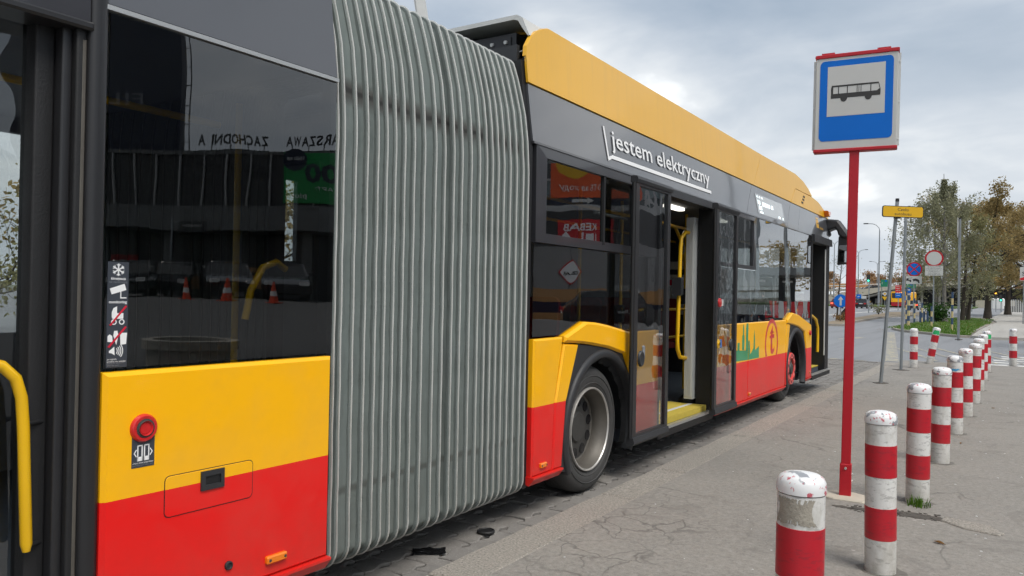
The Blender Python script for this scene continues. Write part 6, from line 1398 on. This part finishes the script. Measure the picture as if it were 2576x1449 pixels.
for i in range(6):
    t = thing('barrier', ['red and white barrier board at the left end of the canopy row', 'second red and white barrier board under the canopy', 'third red and white barrier board under the canopy', 'fourth red and white barrier board under the canopy', 'fifth red and white barrier board under the canopy', 'red and white barrier board at the right end of the canopy row'][i], 'barrier', tuple(QF(-.3+.8*i, .5, 3)), 0, 'barrier boards before the canopy')
    for j in range(4): MB().box(-.35+.8*i+.19*j, -.17+.8*i+.19*j, .55, 1.35, 3, 3.06, QF).build('stripe', 'white_paint' if j % 2 else 'kiosk_red', t)
for i, (x, y, hh, s_) in enumerate([(9.5, 60, 5.0, 91), (6.2, 63, 5.6, 93), (13, 58, 5.2, 95), (17, 56, 5, 97), (3.6, 66, 6.4, 99)]): tree('square_tree', ['golden autumn tree behind the canopy, left in the mirror image', 'olive gold tree behind the canopy, right in the mirror image', 'tall gold tree beyond the canopy', 'gold tree beside the station hall', 'gold tree closing the square'][i], (x, y, .5), hh, 2.4, .2, 'bark', 'autumn_leaf', 1800, .13, s_, low=.2, nl=12, group='trees across the square', ls=.6)
t = thing('square_lamp', 'grey lamp column on the square, mirrored in the front windows', 'street lamp', (3.02, 30.3, .4)); MB().tube([(3.02, 30.3, .2), (3.02, 30.3, 9)], [.13, .07], 10).build('pole', 'galvanised', t, 60); MB().rbox(2.6, 3.3, 30.2, 30.4, 9, 9.1, ID, .04).build('lamp_head', 'charcoal_plastic', t)
# two people walking away along the pavement, outside the frame and mirrored in the windows
def person(label, loc, rz, jacket, hgt, step):
    s = hgt/1.75
    J = {'pel': (0, 0, .95), 'chest': (0, .02, 1.28), 'neck': (0, .02, 1.48), 'head': (0, .035, 1.58), 'crown': (0, .03, 1.70), 'shl': (-.19, .02, 1.42), 'ell': (-.25, -.05, 1.13), 'wrl': (-.24, .08, .90), 'hal': (-.235, .12, .82), 'shr': (.19, .02, 1.42), 'elr': (.25, .0, 1.13), 'wrr': (.25, .02, .88), 'har': (.245, .05, .79), 'hil': (-.10, 0, .92), 'knl': (-.11, .10*step, .52), 'anl': (-.11, -.04*step, .09), 'tol': (-.11, .12-.02*step, .04), 'hir': (.10, 0, .92), 'knr': (.11, -.02*step, .50), 'anr': (.11, -.22*step, .12), 'tor': (.11, -.08*step, .04)}
    Ed = [('pel', 'chest'), ('chest', 'neck'), ('neck', 'head'), ('head', 'crown'), ('chest', 'shl'), ('shl', 'ell'), ('ell', 'wrl'), ('wrl', 'hal'), ('chest', 'shr'), ('shr', 'elr'), ('elr', 'wrr'), ('wrr', 'har'), ('pel', 'hil'), ('hil', 'knl'), ('knl', 'anl'), ('anl', 'tol'), ('pel', 'hir'), ('hir', 'knr'), ('knr', 'anr'), ('anr', 'tor')]
    Rr = {'pel': .155, 'chest': .165, 'neck': .062, 'head': .095, 'crown': .075, 'shl': .075, 'shr': .075, 'ell': .058, 'elr': .058, 'wrl': .042, 'wrr': .042, 'hal': .035, 'har': .035, 'hil': .10, 'hir': .10, 'knl': .07, 'knr': .07, 'anl': .05, 'anr': .05, 'tol': .04, 'tor': .04}
    nm = list(J); me = bpy.data.meshes.new('b'); me.from_pydata([tuple(c*s for c in J[q]) for q in nm], [(nm.index(a), nm.index(b)) for a, b in Ed], [])
    ob = bpy.data.objects.new('b', me); C.objects.link(ob); ob.modifiers.new('k', 'SKIN'); sv = me.skin_vertices[0].data
    for i, q in enumerate(nm): sv[i].radius = (Rr[q]*s, Rr[q]*s*(.72 if q in ('pel', 'chest') else 1)); sv[i].use_root = (q == 'pel')
    sd = ob.modifiers.new('d', 'SUBSURF'); sd.levels = 2; sd.render_levels = 2
    bpy.context.view_layer.update(); m2 = bpy.data.meshes.new_from_object(ob.evaluated_get(bpy.context.evaluated_depsgraph_get())); C.objects.unlink(ob); bpy.data.objects.remove(ob)
    for q in (jacket, 'trousers', 'skin', 'hair_dark'): m2.materials.append(MATS[q])
    for p in m2.polygons:
        z = p.center.z/s; x = abs(p.center.x)/s
        p.material_index = 2 if (z > 1.47 and p.center.y > .02 and z < 1.66) or (z < .87 and x > .19) else 3 if z > 1.53 else 1 if z < .86 else 0
    m2.name = 'person'; m2.shade_smooth(); o = tag(link('person', m2), label, 'person', 'people walking on the square'); o.location = loc; o.rotation_euler = (0, 0, rz); return o
person('person in a black jacket walking away, mirrored in the front windows', (2.1, 27.4, .0), .05, 'jacket_black', 1.80, 1)
person('person in a brown coat walking away, mirrored beside the open door leaf', (2.0, 25.0, .02), -.05, 'jacket_brown', 1.72, -.8)
